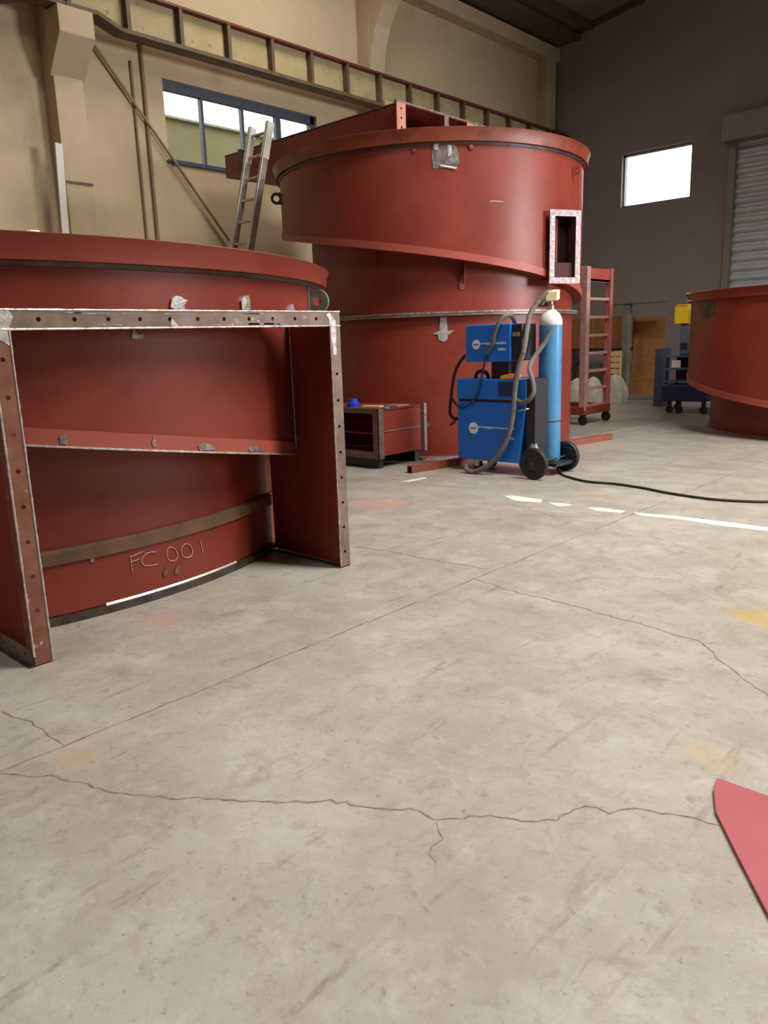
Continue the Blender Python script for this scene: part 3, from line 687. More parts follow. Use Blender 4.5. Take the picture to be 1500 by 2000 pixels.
# lugs, marks
a = R(-127); rr = Vector((math.cos(a), math.sin(a), 0)); tt = Vector((-math.sin(a), math.cos(a), 0))
lug(Vector((CB[0], CB[1], 0))+rr*2.05, rr, tt, 3.36, 0.075, 0.04, B, DSTEEL)
a = R(8); rr = Vector((math.cos(a), math.sin(a), 0)); tt = Vector((-math.sin(a), math.cos(a), 0))
lug(Vector((CB[0], CB[1], 0))+rr*2.05, rr, tt, 3.42, 0.05, 0.02, B, RED2)
scuff(CB, 2.05, [(845, 284), (856, 278), (872, 281), (888, 283), (897, 300), (896, 318), (890, 330), (868, 327), (846, 330), (843, 305)], B, GREYGR, rise=0.006)
for pix in ([(873, 283), (881, 283), (882, 306), (874, 306)], [(865, 272), (873, 270), (875, 278), (868, 280)], [(846, 283), (856, 280), (856, 292), (848, 294)], [(858, 322), (893, 327), (890, 331), (860, 326)]):
    scuff(CB, 2.057, pix, B, WELD, rise=0.008)
scuff(CB, 2.064, [(805, 292), (810, 290), (812, 296), (806, 297)], B, OLIVE); scuff(CB, 2.064, [(915, 284), (923, 282), (925, 290), (918, 292)], B, RUST)
scuff(CB2, 1.80, [(860, 620), (872, 619), (874, 646), (888, 645), (876, 654), (873, 664), (866, 668), (857, 664), (855, 654), (845, 652), (858, 646)], B, WELD, rise=0.008)
scuff(CB2, 1.80, [(902, 535), (910, 532), (908, 556), (905, 565), (899, 566), (896, 560)], B, RED2, rise=0.01)
scuff(CB2, 1.80, [(832, 826), (838, 824), (840, 832), (834, 836)], B, SCUFF)
scuff(CB, 2.05, [(957, 392), (984, 393), (984, 395), (957, 394)], B, SCUFF, rise=0.002)
# gusset under the ledge
for px in (735, 905):
    a, z = oncyl(px, 500, CB2, 1.80); rr = Vector((math.cos(a), math.sin(a), 0)); o = Vector((CB2[0], CB2[1], 0))+rr*1.80; tt = Vector((-math.sin(a), math.cos(a), 0))
    zt = zB(a); m = MB()
    vs = [o+tt*w+q for w in (-0.006, 0.006) for q in (Vector((0, 0, zt)), rr*0.10+Vector((0, 0, zt)), rr*0.10+Vector((0, 0, zt-0.06)), Vector((0, 0, zt-0.30)))]
    part(m.add(vs, [(0, 1, 2, 3), (4, 5, 6, 7), (0, 1, 5, 4), (1, 2, 6, 5), (2, 3, 7, 6), (3, 0, 4, 7)]), 'gusset', RED, B)
# low outlet stub on the left of the lower shell
ox0, ox1, oy0, oy1, oz0, oz1 = -7.25, -6.05, 6.42, 7.18, 0.15, 0.69
ob = part(MB().box(ox1-0.02, ox1-0.01, oy0, oy1, oz0, oz1-0.01).box(ox0, ox0+0.01, oy0, oy1-0.05, oz0, oz1-0.01).box(ox0, ox1, oy0, oy1, oz1-0.012, oz1).box(ox0, ox1, oy0, oy1, oz0, oz0+0.01), 'outlet_stub', RED, B)
part(MB().box(ox1-0.09, ox1, oy0-0.03, oy0, oz0-0.03, oz1+0.01).box(ox0, ox0+0.09, oy0-0.03, oy0, oz0-0.03, oz1+0.01).box(ox0, ox1, oy0-0.029, oy0, oz1-0.05, oz1+0.01).box(ox0, ox1, oy0-0.029, oy0, oz0-0.03, oz0+0.05), 'outlet_frame', STEEL, ob)
part(MB().box(ox1-0.012, ox1+0.01, oy0-0.03, oy0+0.05, oz0-0.03, oz1+0.01), 'outlet_frame', STEEL, ob)
part(MB().box(ox1-0.01, ox1+0.035, oy1-0.01, oy1+0.035, oz0-0.02, oz1+0.02), 'outlet_frame', SCUFF, ob)
part(MB().box(ox1-0.012, ox1-0.002, oy0, oy1, 0.425, 0.437), 'seam_weld', SCUFF, ob)
part(MB().box(ox0+0.02, ox1-0.02, oy0+0.02, oy0+0.4, 0.40, 0.41), 'inner_shelf', RED2, ob)
for yy in (oy0+0.06, oy1-0.05):
    part(MB().box(ox0+0.1, ox1-0.06, yy-0.04, yy+0.04, 0, oz0), 'skid', BLKM, ob)

# ---------- C: housing at the right edge
CC = (-2.76, 12.81)
C_ = thing('fan_housing', (CC[0], CC[1], 0), 'low red housing cut off by the right edge before the roller door', 'fan housing', 'red fan housings on the shop floor')
def zC(a):
    d = math.degrees(a)
    while d > 150: d -= 360
    while d <= -210: d += 360
    return max(-0.045-0.0049*d, 0.0) + 0.0 if d < -60 else 0.25
part(MB().lathe((CC[0], CC[1], 0), [(1.80, 0.03), (1.80, 1.8), (1.79, 1.8), (1.79, 0.03)], 128), 'lower_shell', RED, C_, smooth=True)
part(MB().lathe((CC[0], CC[1], 0), [(1.74, 0.0), (1.835, 0.0), (1.835, 0.03), (1.74, 0.03)], 128), 'base_ring', SCUFF, C_, smooth=True)
part(drum(CC, 2.15, 1.88, zC, a_off=offB), 'upper_drum', RED, C_, smooth=True)
part(helix_ledge(CC, 1.78, 2.15, zC, a_off=offB), 'sloping_ledge', RED, C_)
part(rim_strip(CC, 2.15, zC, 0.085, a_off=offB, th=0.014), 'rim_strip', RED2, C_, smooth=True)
part(MB().lathe((CC[0], CC[1], 0), [(2.15, 1.872), (2.195, 1.872), (2.20, 1.94), (2.225, 1.99), (2.21, 1.994), (2.09, 1.994), (2.09, 1.985), (2.19, 1.98), (2.185, 1.884), (2.15, 1.884)], 160), 'top_ring', RED, C_, smooth=True)
part(MB().lathe((CC[0], CC[1], 0), [(0.01, 1.93), (2.13, 1.93), (2.13, 1.94), (0.01, 1.94)], 96), 'cover_plate', RED, C_)
scuff(CC, 2.15, [(1366, 590), (1380, 584), (1394, 588), (1398, 606), (1386, 622), (1374, 624), (1366, 610)], C_, DSTEEL, rise=0.004)
for zz in (1.99, 1.885):
    a = R(-146); part(MB().obox((CC[0]+2.2*math.cos(a), CC[1]+2.2*math.sin(a), zz), (0.06, 0.02, 0), (0, 0.02, 0), (0, 0, 0.008)), 'bright_clip', WELD, C_)

# ---------- D: plate on the floor at the right edge
pts = [(-0.779, 2.389), (-0.762, 2.31), (-0.715, 2.20), (-0.607, 2.05), (-0.50, 1.905), (-0.42, 1.80), (-0.30, 1.68), (-0.12, 1.55), (0.15, 1.45), (0.45, 1.42), (0.45, 2.30), (-0.10, 2.36), (-0.45, 2.385)]
solo(MB().prism(pts, 'z', 0.0, 0.012), 'curved_steel_plate', PLATE, 'pink-red curved steel plate lying flat on the concrete floor', 'plate', bevel=0.002)

# ================================================================== ladder against the duct
lx, lxw = -9.46, 0.40
lad = thing('aluminium_ladder', (lx, 6.3, 0), 'aluminium ladder leaning on the duct of the tall red housing', 'ladder')
f0, f1 = Vector((0, 6.28, 0.0)), Vector((0, 7.57, 4.50))
for k, xx in enumerate((lx, lx+lxw)):
    rl = part(MB().bar((xx, f0.y, f0.z), (xx, f1.y, f1.z), 0.055, 0.10, up=(0, 1, 0)), 'rail', ALU, lad, bevel=0.004)
    part(MB().bar((xx, f1.y-0.14, f1.z-0.49), (xx, f1.y, f1.z+0.004), 0.06, 0.108, up=(0, 1, 0)), 'end_cap', WHITE, lad)
nr = 15
for k in range(nr):
    q = f0.lerp(f1, (k+0.6)/nr)
    part(MB().bar((lx, q.y, q.z), (lx+lxw, q.y, q.z), 0.04, 0.028, up=(0, 0, 1)), 'rung', ALU, lad)

# ================================================================== welder, gas cylinder, floor tube, cables
wd = thing('welding_machine', (-4.9, 7.1, 0), 'blue wheeled welding machine with wire feeder on top beside gas cylinder', 'welding machine')
wy, wyb = 6.90, 7.34
body = part(MB().prism([(-5.30, 0.13), (-4.49, 0.13), (-4.44, 0.50), (-4.40, 0.775), (-5.30, 0.775)], 'y', wy, wyb), 'cabinet', BLUE, wd, bevel=0.012)
part(MB().box(-5.29, -4.33, wy+0.012, wyb-0.012, 0.775, 0.80), 'shadow_gap', BLKM, wd)
tb = part(MB().box(-5.305, -4.40, wy-0.004, wyb+0.004, 0.80, 1.02), 'top_cabinet', BLUE, wd, bevel=0.012)
part(MB().box(-4.40, -4.30, wy+0.01, wyb-0.01, 0.12, 1.025), 'end_panel', BLKM, wd)
for k in range(7):
    part(MB().box(-4.745, -4.56, wy-0.010, wy-0.004, 0.845+0.022*k, 0.857+0.022*k), 'vent_slat', BLKM, tb)
part(MB().tube(smoothpath([(-4.36, wy-0.01, 0.72), (-4.36, wy-0.06, 0.72), (-4.46, wy-0.06, 0.70), (-4.46, wy-0.01, 0.70)], 4), 0.009, 8), 'handle', ALU, body, smooth=True)
fe = part(MB().box(-5.18, -4.60, wy, wy+0.30, 1.20, 1.59), 'wire_feeder', BLUE, wd, bevel=0.012)
part(MB().box(-4.60, -4.47, wy+0.02, wy+0.29, 1.21, 1.585), 'feeder_side', BLKM, fe, bevel=0.01)
part(MB().box(-4.58, -4.50, wy+0.008, wy+0.02, 1.46, 1.50), 'feeder_latch', ALU, fe)
part(MB().box(-4.88, -4.66, wy+0.06, wy+0.26, 1.02, 1.20), 'feeder_pedestal', BLKM, wd)
part(MB().tube(smoothpath([(-5.12, wy+0.1, 1.02), (-5.10, wy+0.1, 1.08), (-5.02, wy+0.1, 1.10), (-4.96, wy+0.1, 1.06), (-4.95, wy+0.1, 1.02)], 4), 0.02, 8), 'torch_grip', BLACK, wd, smooth=True)
solo(MB().prism([(-4.74, 1.021), (-4.50, 1.021), (-4.48, 1.06), (-4.60, 1.075), (-4.72, 1.055)], 'y', wy+0.0, wy+0.05), 'orange_tool', ORANGE, 'small orange tool lying on top of the blue welding machine', 'tool', bevel=0.008)
# logos: disc, bar of lettering, model name (too blurred to read in the photograph)
def words(txt, a, b, z, h, parent):
    cu = bpy.data.curves.new('lettering', 'FONT'); cu.body = txt; cu.extrude = 0.02; cu.offset = 0.012
    o = bpy.data.objects.new('lettering_tmp', cu); COL.objects.link(o); bpy.context.view_layer.update()
    me = bpy.data.meshes.new_from_object(o.evaluated_get(bpy.context.evaluated_depsgraph_get()))
    bpy.data.objects.remove(o)
    xs = [v.co.x for v in me.vertices]; ys = [v.co.y for v in me.vertices]
    mb = MB(); kx = (b-a)/(max(xs)-min(xs)); kz = h/(max(ys)-min(ys))
    mb.v = [(a+(v.co.x-min(xs))*kx, wy-0.0035-v.co.z*0.06, z-h/2+(v.co.y-min(ys))*kz) for v in me.vertices]
    mb.f = [list(p.vertices) for p in me.polygons]
    part(mb, 'lettering', PRINT, parent, recalc=False); bpy.data.meshes.remove(me)
def logo(px, py, rpx, parent, x0, x1, zc, small, zs):
    c = aty(px, py, wy-0.001)
    part(MB().lathe((c.x, wy-0.016 if False else wy-0.0045, c.z), [(0.001, 0), (rpx, 0), (rpx, 0.003), (0.001, 0.003)], 28, axis='y'), 'logo_disc', PRINT, parent)
    part(MB().box(c.x-rpx*0.62, c.x+rpx*0.62, wy-0.0065, wy-0.0045, c.z-0.006, c.z+0.006), 'logo_band', BLUE, parent)
    words('megamweld', x0, x1, zc, 0.036, parent)
    words('500e', small[0], small[1], zs, 0.03, parent)
c = aty(925, 836, wy); c2 = aty(1004, 838, wy); c3 = aty(997, 856, wy)
logo(925, 836, 0.063, body, c.x+0.075, c2.x, c2.z, (c3.x-0.05, c3.x+0.05), c3.z)
c = aty(930, 673, wy); c2 = aty(988, 670, wy); c3 = aty(979, 682, wy)
logo(930, 673, 0.052, fe, c.x+0.065, c2.x, c2.z, (c3.x-0.04, c3.x+0.05), c3.z)
# running gear
def wheel(c, rad, w, parent):
    o = part(MB().lathe(c, [(rad*0.55, -w/2), (rad*0.93, -w/2), (rad, -w/4), (rad, w/4), (rad*0.93, w/2), (rad*0.55, w/2)], 28, axis='y'), 'wheel', BLACK, parent, smooth=True)
    part(MB().lathe(c, [(0.005, -w*0.36), (rad*0.56, -w*0.3), (rad*0.56, w*0.3), (0.005, w*0.36)], 20, axis='y'), 'hub', BLKM, o)
    part(MB().lathe(c, [(0.002, -w*0.62), (rad*0.14, -w*0.6), (rad*0.14, 0), (0.002, 0)], 12, axis='y'), 'axle_cap', DSTEEL, o)
for yy in (6.80, 7.44): wheel((-4.24, yy, 0.165), 0.165, 0.06, wd)
part(MB().tube([(-4.24, 6.78, 0.165), (-4.24, 7.46, 0.165)], 0.014, 8), 'axle', DSTEEL, wd)
part(MB().box(-4.50, -4.13, 7.06, 7.42, 0.10, 0.135).box(-4.50, -4.30, 6.92, 7.32, 0.10, 0.13), 'cylinder_tray', BLKM, wd)
for yy in (6.98, 7.26):
    cs = part(MB().box(-5.12, -5.04, yy-0.035, yy+0.035, 0.09, 0.13).box(-5.115, -5.045, yy-0.032, yy-0.026, 0.05, 0.1).box(-5.115, -5.045, yy+0.026, yy+0.032, 0.05, 0.1), 'caster_fork', ALU, wd)
    wheel((-5.08, yy, 0.06), 0.06, 0.04, cs)
part(MB().lathe((-4.33, 6.94, 0.16), [(0.001, 0.0), (0.055, 0.0), (0.055, 0.14), (0.03, 0.20), (0.001, 0.20)], 16), 'tray_bracket', GALV, wd, smooth=True)
# hoses of the welder
def hose(pix, rad, name='hose', m=HOSE, parent=wd):
    pts = [aty(x, y, Y) for x, y, Y in pix]
    return part(MB().tube(smoothpath(pts, 7), rad, 8), name, m, parent, smooth=True)
hose([(952, 690, 6.885), (962, 672, 6.87), (966, 652, 6.86), (976, 628, 6.87), (988, 616, 6.92), (1000, 618, 7.0), (1006, 632, 7.1)], 0.023)
hose([(952, 690, 6.885), (946, 712, 6.87), (940, 740, 6.87), (930, 775, 6.865), (908, 795, 6.87), (894, 792, 6.9), (884, 780, 6.95)], 0.012, m=BLUED)
hose([(1022, 690, 6.86), (1012, 720, 6.84), (1006, 760, 6.83), (1003, 800, 6.82), (996, 840, 6.81), (982, 875, 6.80), (962, 902, 6.78), (945, 914, 6.76), (925, 922, 6.74), (912, 918, 6.74), (908, 908, 6.74)], 0.028)
hose([(1022, 690, 6.86), (1026, 668, 6.9), (1030, 640, 6.98), (1036, 612, 7.06), (1052, 588, 7.14), (1068, 572, 7.2), (1078, 572, 7.25), (1082, 584, 7.27)], 0.026, m=HOSE)
hose([(1078, 640, 7.15), (1062, 672, 7.10), (1045, 695, 7.02), (1034, 718, 6.93), (1040, 742, 6.86), (1042, 764, 6.84), (1034, 780, 6.83), (1018, 786, 6.84), (1008, 780, 6.86)], 0.024)
hose([(909, 694, 6.95), (899, 706, 6.95), (890, 724, 6.95), (884, 750, 6.95), (880, 785, 6.95), (879, 808, 6.95), (888, 818, 6.95), (893, 816, 6.98)], 0.018, m=BLACK)
hose([(893, 818, 6.95), (880, 830, 6.95)], 0.012, m=BLACK)
# gas cylinder
gx_, gy_ = -4.345, 7.27
gc = thing('gas_cylinder', (gx_, gy_, 0.135), 'light blue gas cylinder with white shoulder standing on the welder tray', 'gas cylinder')
part(MB().lathe((gx_, gy_, 0), [(0.001, 0.137), (0.11, 0.137), (0.120, 0.155), (0.120, 1.56), (0.001, 1.56)], 32, closed=False), 'body', CYLB, gc, smooth=True)
part(MB().lathe((gx_, gy_, 0), [(0.118, 1.56), (0.121, 1.565), (0.118, 1.62), (0.095, 1.67), (0.055, 1.71), (0.04, 1.72), (0.001, 1.72)], 32, closed=False), 'shoulder', WHITE, gc, smooth=True)
part(MB().lathe((gx_, gy_, 0), [(0.035, 1.715), (0.035, 1.76), (0.02, 1.77), (0.02, 1.80), (0.001, 1.80)], 16, closed=False), 'valve', ALU, gc, smooth=True)
part(MB().tube([(gx_-0.03, gy_-0.01, 1.775), (gx_-0.13, gy_-0.05, 1.775)], 0.022, 10), 'regulator', DSTEEL, gc, smooth=True)
part(MB().lathe((gx_-0.07, gy_-0.075, 1.80), [(0.001, -0.02), (0.035, -0.02), (0.035, 0.02), (0.001, 0.02)], 16, axis='y'), 'gauge', ALU, gc)
part(MB().lathe((gx_, gy_, 0), [(0.1205, 0.555), (0.124, 0.558), (0.124, 0.568), (0.1205, 0.571)], 32), 'chain_band', DSTEEL, gc)
solo(MB().obox((gx_+0.03, gy_-0.02, 1.86), (0.06, 0.02, 0), (-0.015, 0.05, 0.01), (0, 0, 0.05)), 'paper_tag', CLOTH, 'pale paper label hanging at the gas cylinder valve', 'tag', bevel=0.01)
# square tube on the floor
a = Vector((-5.60, 6.40, 0.04)); b = Vector((-5.03, 10.05, 0.04))
d = (b-a).normalized(); sd = Vector((-d.y, d.x, 0))
m = MB(); q = 0.04; ti = 0.034
outer = [(-q, -q), (q, -q), (q, q), (-q, q)]; inner = [(-ti, -ti), (ti, -ti), (ti, ti), (-ti, ti)]
vs = [P_+sd*u+Vector((0, 0, v)) for P_ in (a, b) for u, v in outer+inner]
fs = []
for k in range(4):
    j = (k+1) % 4
    fs += [(k, j, 8+j, 8+k), (4+k, 4+j, 12+j, 12+k), (k, j, 4+j, 4+k), (8+k, 8+j, 12+j, 12+k)]
solo(m.add(vs, fs), 'square_steel_tube', mat('rusty_tube', srgb(112, 56, 38), srgb(134, 70, 46), 8, 0.6), 'long rusty square steel tube lying on floor behind the welding machine', 'steel tube')
# power cable
pix = [(1078, 890), (1084, 908), (1094, 924), (1115, 933), (1150, 941), (1200, 945), (1255, 953), (1300, 962), (1350, 970), (1400, 976), (1450, 979), (1500, 980), (1580, 976), (1700, 990)]
pts = [atz(x, y, 0.011) for x, y in pix]; pts[0].z = 0.13; pts[1].z = 0.05
solo(MB().tube(smoothpath(pts, 7), 0.0125, 8), 'power_cable', BLACK, 'black power cable trailing from the welder across the floor', 'cable', smooth=True)
# things on the outlet stub
zt = oz1
def on(px, py): 
    p = aty(px, py, 7.05); return p
p = aty(690, 790, 6.60)
bb = MB().lathe((p.x, 6.60, zt), [(0.001, 0.0), (0.08, 0.0), (0.08, 0.045), (0.058, 0.055), (0.054, 0.095), (0.001, 0.10)], 20)
solo(bb, 'blue_pot', BLUEP, 'bright blue plastic pot on the low red outlet stub', 'pot', smooth=True)
p = aty(728, 792, 6.62); solo(MB().obox((p.x, 6.62, zt+0.012), (0.12, 0.03, 0), (-0.012, 0.05, 0), (0, 0, 0.012)), 'wood_offcut', PINE, 'pale wood offcut lying beside the blue pot', 'wood', bevel=0.004)
p = aty(752, 795, 6.55); solo(MB().obox((p.x, 6.55, zt+0.010), (0.04, 0.005, 0), (0, 0.03, 0), (0, 0, 0.010)), 'light_blue_sponge', CYLB, 'small light blue block beside the pale wood offcut', 'block', bevel=0.004)
p = aty(776, 795, 6.85); solo(MB().obox((min(p.x, ox1-0.12), 6.85, zt+0.012), (0.09, 0.02, 0), (0, 0.10, 0), (0, 0, 0.010)), 'grey_plate_offcut', ALU, 'grey metal plate offcut at the right end of outlet stub', 'plate', bevel=0.003)
p = atz(830, 897); solo(MB().lathe((p.x, p.y, 0), [(0.001, 0), (0.07, 0), (0.06, 0.02), (0.001, 0.025)], 18), 'rusty_disc', RED2, 'small rusty disc on the floor before the tall housing', 'disc', smooth=True)
# white lump on the near housing
m = MB().lathe((-4.02, 1.79, 1.932), [(0.001, 0.0), (0.03, 0.0), (0.022, 0.05), (0.045, 0.10), (0.03, 0.115), (0.001, 0.10)], 9)
solo(m, 'crumpled_paper_cup', WHITE, 'crumpled white paper cup on top of the near red housing', 'cup')
# tarp end on the duct
m = MB().add([(-7.1, 9.3, 4.40), (-6.95, 9.35, 4.38), (-6.9, 9.9, 4.39), (-7.3, 9.9, 4.40), (-6.88, 9.5, 4.30), (-6.86, 9.9, 4.25)], [(0, 1, 2, 3), (1, 4, 5, 2)])
o = solo(m, 'cloth_rag', CLOTH, 'pale cloth rag draped over far end of the top duct', 'rag')
sm = o.modifiers.new('thick', 'SOLIDIFY'); sm.thickness = 0.012

# ================================================================== rolling platform stair
sx0, sx1, sy0, sy1, sh = -7.05, -6.22, 11.45, 12.25, 2.50
rs = thing('rolling_platform_ladder', ((sx0+sx1)/2, (sy0+sy1)/2, 0), 'red rolling platform ladder with pale rungs behind the gas cylinder', 'platform ladder')
for (xx, yy, mm, w) in ((sx1, sy0, PINKST, 0.11), (sx1, sy1, PINKR, 0.09), (sx0, sy0, PINKST, 0.05), (sx0, sy1, RED2, 0.05)):
    part(MB().box(xx-w/2, xx+w/2, yy-w/2, yy+w/2, 0.24, sh), 'post', mm, rs, bevel=0.006)
for k in range(8):
    z = 0.30+0.285*k
    part(MB().box(sx1-0.05, sx1+0.02, sy0, sy1, z-0.02, z+0.022), 'rung', PINKST, rs)
part(MB().box(sx1-0.02, sx1+0.02, sy0+0.02, sy1-0.02, 2.28, 2.48), 'top_panel', RED2, rs)
part(MB().box(sx0, sx1, sy0-0.02, sy0+0.02, 2.34, 2.40).box(sx0, sx1, sy0-0.02, sy0+0.02, 2.46, 2.50).box(sx0, sx1, sy1-0.02, sy1+0.02, 2.46, 2.50).box(sx0, sx1, sy0-0.02, sy0+0.02, 2.10, 2.13), 'top_rail', PINKST, rs)
part(MB().box(sx0-0.03, sx1+0.05, sy0-0.06, sy0+0.06, 0.17, 0.30).box(sx0-0.03, sx1+0.05, sy1-0.06, sy1+0.06, 0.17, 0.30).box(sx1-0.06, sx1+0.06, sy0, sy1, 0.17, 0.30), 'base_frame', RED, rs, bevel=0.008)
part(MB().bar((sx0, sy0, 2.0), (sx1, sy0, 2.3), 0.03, 0.03).bar((sx0, sy0, 0.3), (sx1, sy0, 1.1), 0.03, 0.03), 'brace', DSTEEL, rs)
for (xx, yy) in ((sx1, sy0), (sx1, sy1), (sx0, sy0), (sx0, sy1)):
    cs = part(MB().box(xx-0.04, xx+0.04, yy-0.04, yy+0.04, 0.15, 0.17), 'caster_plate', DSTEEL, rs)
    wheel((xx, yy, 0.08), 0.08, 0.05, cs)

# ================================================================== background by the far wall
# T-shaped steel stand
ts = thing('steel_t_stand', (-8.05, 16.6, 0), 'grey-green T-shaped steel stand in front of the plywood sheet', 'stand')
p = aty(1226, 600, 16.6)
part(MB().box(p.x-0.075, p.x+0.075, 16.52, 16.68, 0.10, 2.08), 'post', FRAMEG, ts, bevel=0.01)
a = aty(1192, 585, 16.6); b = aty(1302, 585, 16.6)
part(MB().box(a.x, b.x, 16.48, 16.72, 2.08, 2.20), 'top_beam', FRAMEG, ts, bevel=0.01)
part(MB().box(p.x+0.1, b.x-0.1, 16.56, 16.62, 1.93, 1.98), 'under_rail', FRAMEG, ts)
part(MB().box(p.x-0.1, b.x, 16.45, 16.75, 0.0, 0.10), 'foot_beam', FRAMEG, ts, bevel=0.01)
part(MB().box(a.x-0.1, a.x+0.6, 15.85, 16.05, 0.0, 0.10).box(p.x-0.08, p.x+0.08, 15.85, 16.6, 0.0, 0.098), 'foot_beam', FRAMEG, ts)
# plywood sheet
a = aty(1231, 778, 17.2); b = aty(1296, 620, 17.2)
solo(MB().obox(((a.x+b.x)/2, 17.25, 0.9), ((b.x-a.x)/2, 0, 0), (0, 0.02, 0), (0, 0.08, 0.90)), 'plywood_sheet', PLY, 'tall plywood sheet standing on edge by the far wall', 'plywood sheet')
# bench with plywood crate on top
a = aty(1100, 690, 16.9); b = aty(1222, 690, 16.9)
bn = thing('workbench', ((a.x+b.x)/2, 17.1, 0), 'dark workbench carrying the wide plywood crate near far corner', 'bench')
part(MB().box(a.x, b.x, 16.75, 17.5, 1.06, 1.13), 'bench_top', BLKM, bn)
for xx in (a.x+0.05, b.x-0.05):
    for yy in (16.8, 17.45): part(MB().box(xx-0.035, xx+0.035, yy-0.035, yy+0.035, 0, 1.06), 'leg', BLKM, bn)
cr = thing('plywood_crate', ((a.x+b.x)/2, 17.1, 1.13), 'wide brown plywood crate on the dark bench near far corner', 'crate')
part(MB().box(a.x+0.04, b.x-0.02, 16.8, 17.45, 1.135, 1.83), 'box', PLY2, cr)
for xx in (a.x+0.04, (a.x+b.x)/2, b.x-0.1): part(MB().box(xx, xx+0.08, 16.775, 16.8, 1.135, 1.83), 'batten', PLY, cr)
# slatted pine crate
a = aty(1190, 728, 16.4); b = aty(1216, 728, 16.4)
pc = thing('slatted_pine_crate', ((a.x+b.x)/2, 16.45, 0), 'pale slatted pine crate between platform ladder and T stand', 'crate')
for xx in (a.x+0.02, b.x-0.02):
    for yy in (16.32, 16.64): part(MB().box(xx-0.02, xx+0.02, yy-0.02, yy+0.02, 0.0, 1.08), 'corner_post', PINE, pc)
for k in range(8):
    z = 0.06+0.13*k
    part(MB().box(a.x, b.x, 16.28, 16.30, z, z+0.10), 'slat', PINE, pc)
    part(MB().box(a.x, b.x, 16.66, 16.68, z, z+0.10), 'slat', PINE, pc)
# grey sacks
def sack(px, py0, py1, Y, w, label, m=GREYBAG):
    a = aty(px, py1, Y); hgt = max(0.2, aty(px, py0, Y).z); mb = MB(); random.seed(px)
    prof = [(0.001, 0.0), (w*0.9, 0.0), (w*1.05, hgt*0.25), (w*0.95, hgt*0.6), (w*0.6, hgt*0.88), (w*0.25, hgt*0.97), (0.001, hgt)]
    mb.lathe((0, 0, 0), prof, 14, closed=False)
    mb.v = [(x*(1+0.18*math.sin(5*z+px)), y*(1+0.15*math.cos(7*z+px)), z) for x, y, z in mb.v]
    mb.v = [(x+a.x, y+Y, z) for x, y, z in mb.v]
    return solo(mb, 'filled_sack', m, label, 'sack', smooth=True)
sack(1201, 730, 768, 15.6, 0.24, 'pale grey sack on the floor right of the platform ladder')
sack(1126, 738, 790, 13.5, 0.22, 'pale grey sack on the floor left of the platform ladder')
sack(1158, 735, 785, 14.2, 0.22, 'grey sack seen through the rungs of platform ladder')
# black cabinet under crate
a = aty(1119, 690, 15.9); b = aty(1142, 740, 15.9)
bc = thing('black_drum', ((a.x+b.x)/2, 15.9, 0), 'black steel drum behind the pale sacks near far corner', 'drum')
rr_ = (b.x-a.x)/2
part(MB().lathe(((a.x+b.x)/2, 15.9, 0), [(0.001, 0), (rr_, 0), (rr_, 1.05), (rr_*0.96, 1.08), (0.001, 1.08)], 24, closed=False), 'barrel', BLKM, bc, smooth=True)
for z in (0.36, 0.72): part(MB().lathe(((a.x+b.x)/2, 15.9, z), [(rr_-0.005, -0.015), (rr_+0.015, 0), (rr_-0.005, 0.015)], 24), 'rolling_hoop', BLKM, bc)
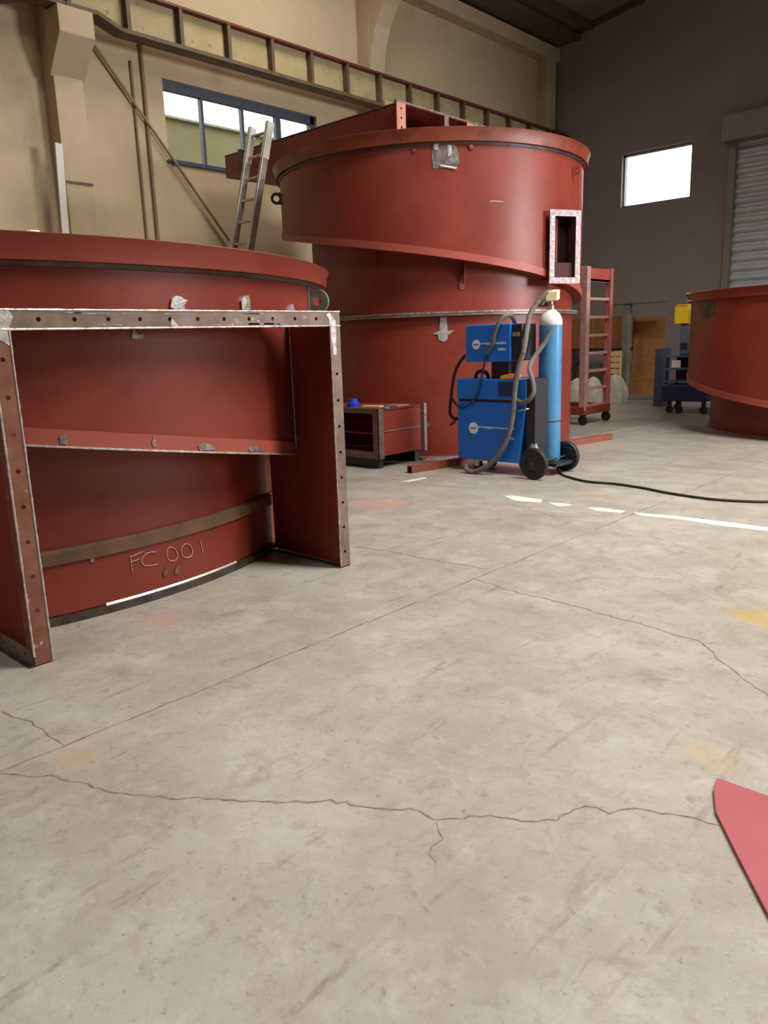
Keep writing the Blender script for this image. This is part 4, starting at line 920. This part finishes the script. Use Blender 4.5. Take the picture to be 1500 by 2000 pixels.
# tool trolley
a = aty(1302, 700, 13.9); b = aty(1384, 700, 13.9)
tr = thing('tool_trolley', ((a.x+b.x)/2, 14.1, 0), 'dark navy tool trolley on casters left of the right red housing', 'trolley')
tx0, tx1 = a.x, b.x
part(MB().box(tx0-0.06, tx1, 13.85, 14.4, 0.22, 0.52), 'lower_bin', BLUED, tr, bevel=0.02)
for xx in (tx0+0.02, tx1-0.03):
    for yy in (13.89, 14.36): part(MB().box(xx-0.02, xx+0.02, yy-0.02, yy+0.02, 0.5, 1.02), 'post', BLUED, tr)
for z in (0.56, 0.78, 1.0): part(MB().box(tx0, tx1, 13.86, 14.39, z, z+0.035), 'shelf', mat('steel_blue_%d' % int(z*100), srgb(62, 84, 116), rough=0.45), tr)
part(MB().box(tx0+0.12, tx0+0.28, 13.852, 13.862, 0.82, 0.95), 'paper_label', WHITE, tr)
part(MB().box(tx0+0.02, tx1-0.02, 14.3, 14.32, 0.59, 1.0), 'back_panel', BLUED, tr)
for xx in (tx0+0.08, tx0+0.26, tx1-0.05):
    cs = part(MB().box(xx-0.03, xx+0.03, 13.9, 13.96, 0.12, 0.22), 'caster_fork', BLKM, tr)
    wheel((xx, 13.93, 0.07), 0.07, 0.05, cs)
cs = part(MB().box(tx0+0.05, tx0+0.11, 14.28, 14.34, 0.12, 0.22), 'caster_fork', BLKM, tr); wheel((tx0+0.08, 14.31, 0.07), 0.07, 0.05, cs)
a = aty(1326, 690, 14.0); b = aty(1344, 632, 14.0)
ml = thing('blue_grey_canister', ((a.x+b.x)/2, 14.1, 1.036), 'blue-grey canister standing on the navy tool trolley', 'canister')
part(MB().box(a.x, b.x+0.05, 14.0, 14.2, 1.036, b.z-0.0), 'body', mat('blue_grey_plastic', srgb(74, 82, 98), rough=0.5), ml, bevel=0.02)
part(MB().box(a.x+0.02, b.x, 13.985, 14.0, 1.15, 1.25), 'front_label', BLKM, ml)
zt = b.z
a = aty(1318, 630, 14.0); b2 = aty(1346, 594, 14.0)
yb = thing('yellow_box', ((a.x+b2.x)/2, 14.1, zt), 'yellow plastic box on the blue-grey canister', 'box')
part(MB().box(a.x, b2.x, 13.97, 14.22, zt, b2.z-0.02), 'body', YELLOW, yb, bevel=0.01)
part(MB().box(a.x+0.03, b2.x, 13.96, 14.23, b2.z-0.02, b2.z), 'lid', YELLOW, yb)
# blue-grey panel leaning behind the trolley
a = aty(1284, 770, 15.3); b = aty(1304, 680, 15.3)
solo(MB().obox(((a.x+b.x)/2, 15.3, b.z/2), ((b.x-a.x)/2, 0, 0), (0, 0.2, 0), (0, 0, b.z/2)), 'navy_cabinet', mat('dusty_navy', srgb(52, 56, 76), rough=0.6), 'narrow navy cabinet between plywood sheet and tool trolley', 'cabinet', bevel=0.02)
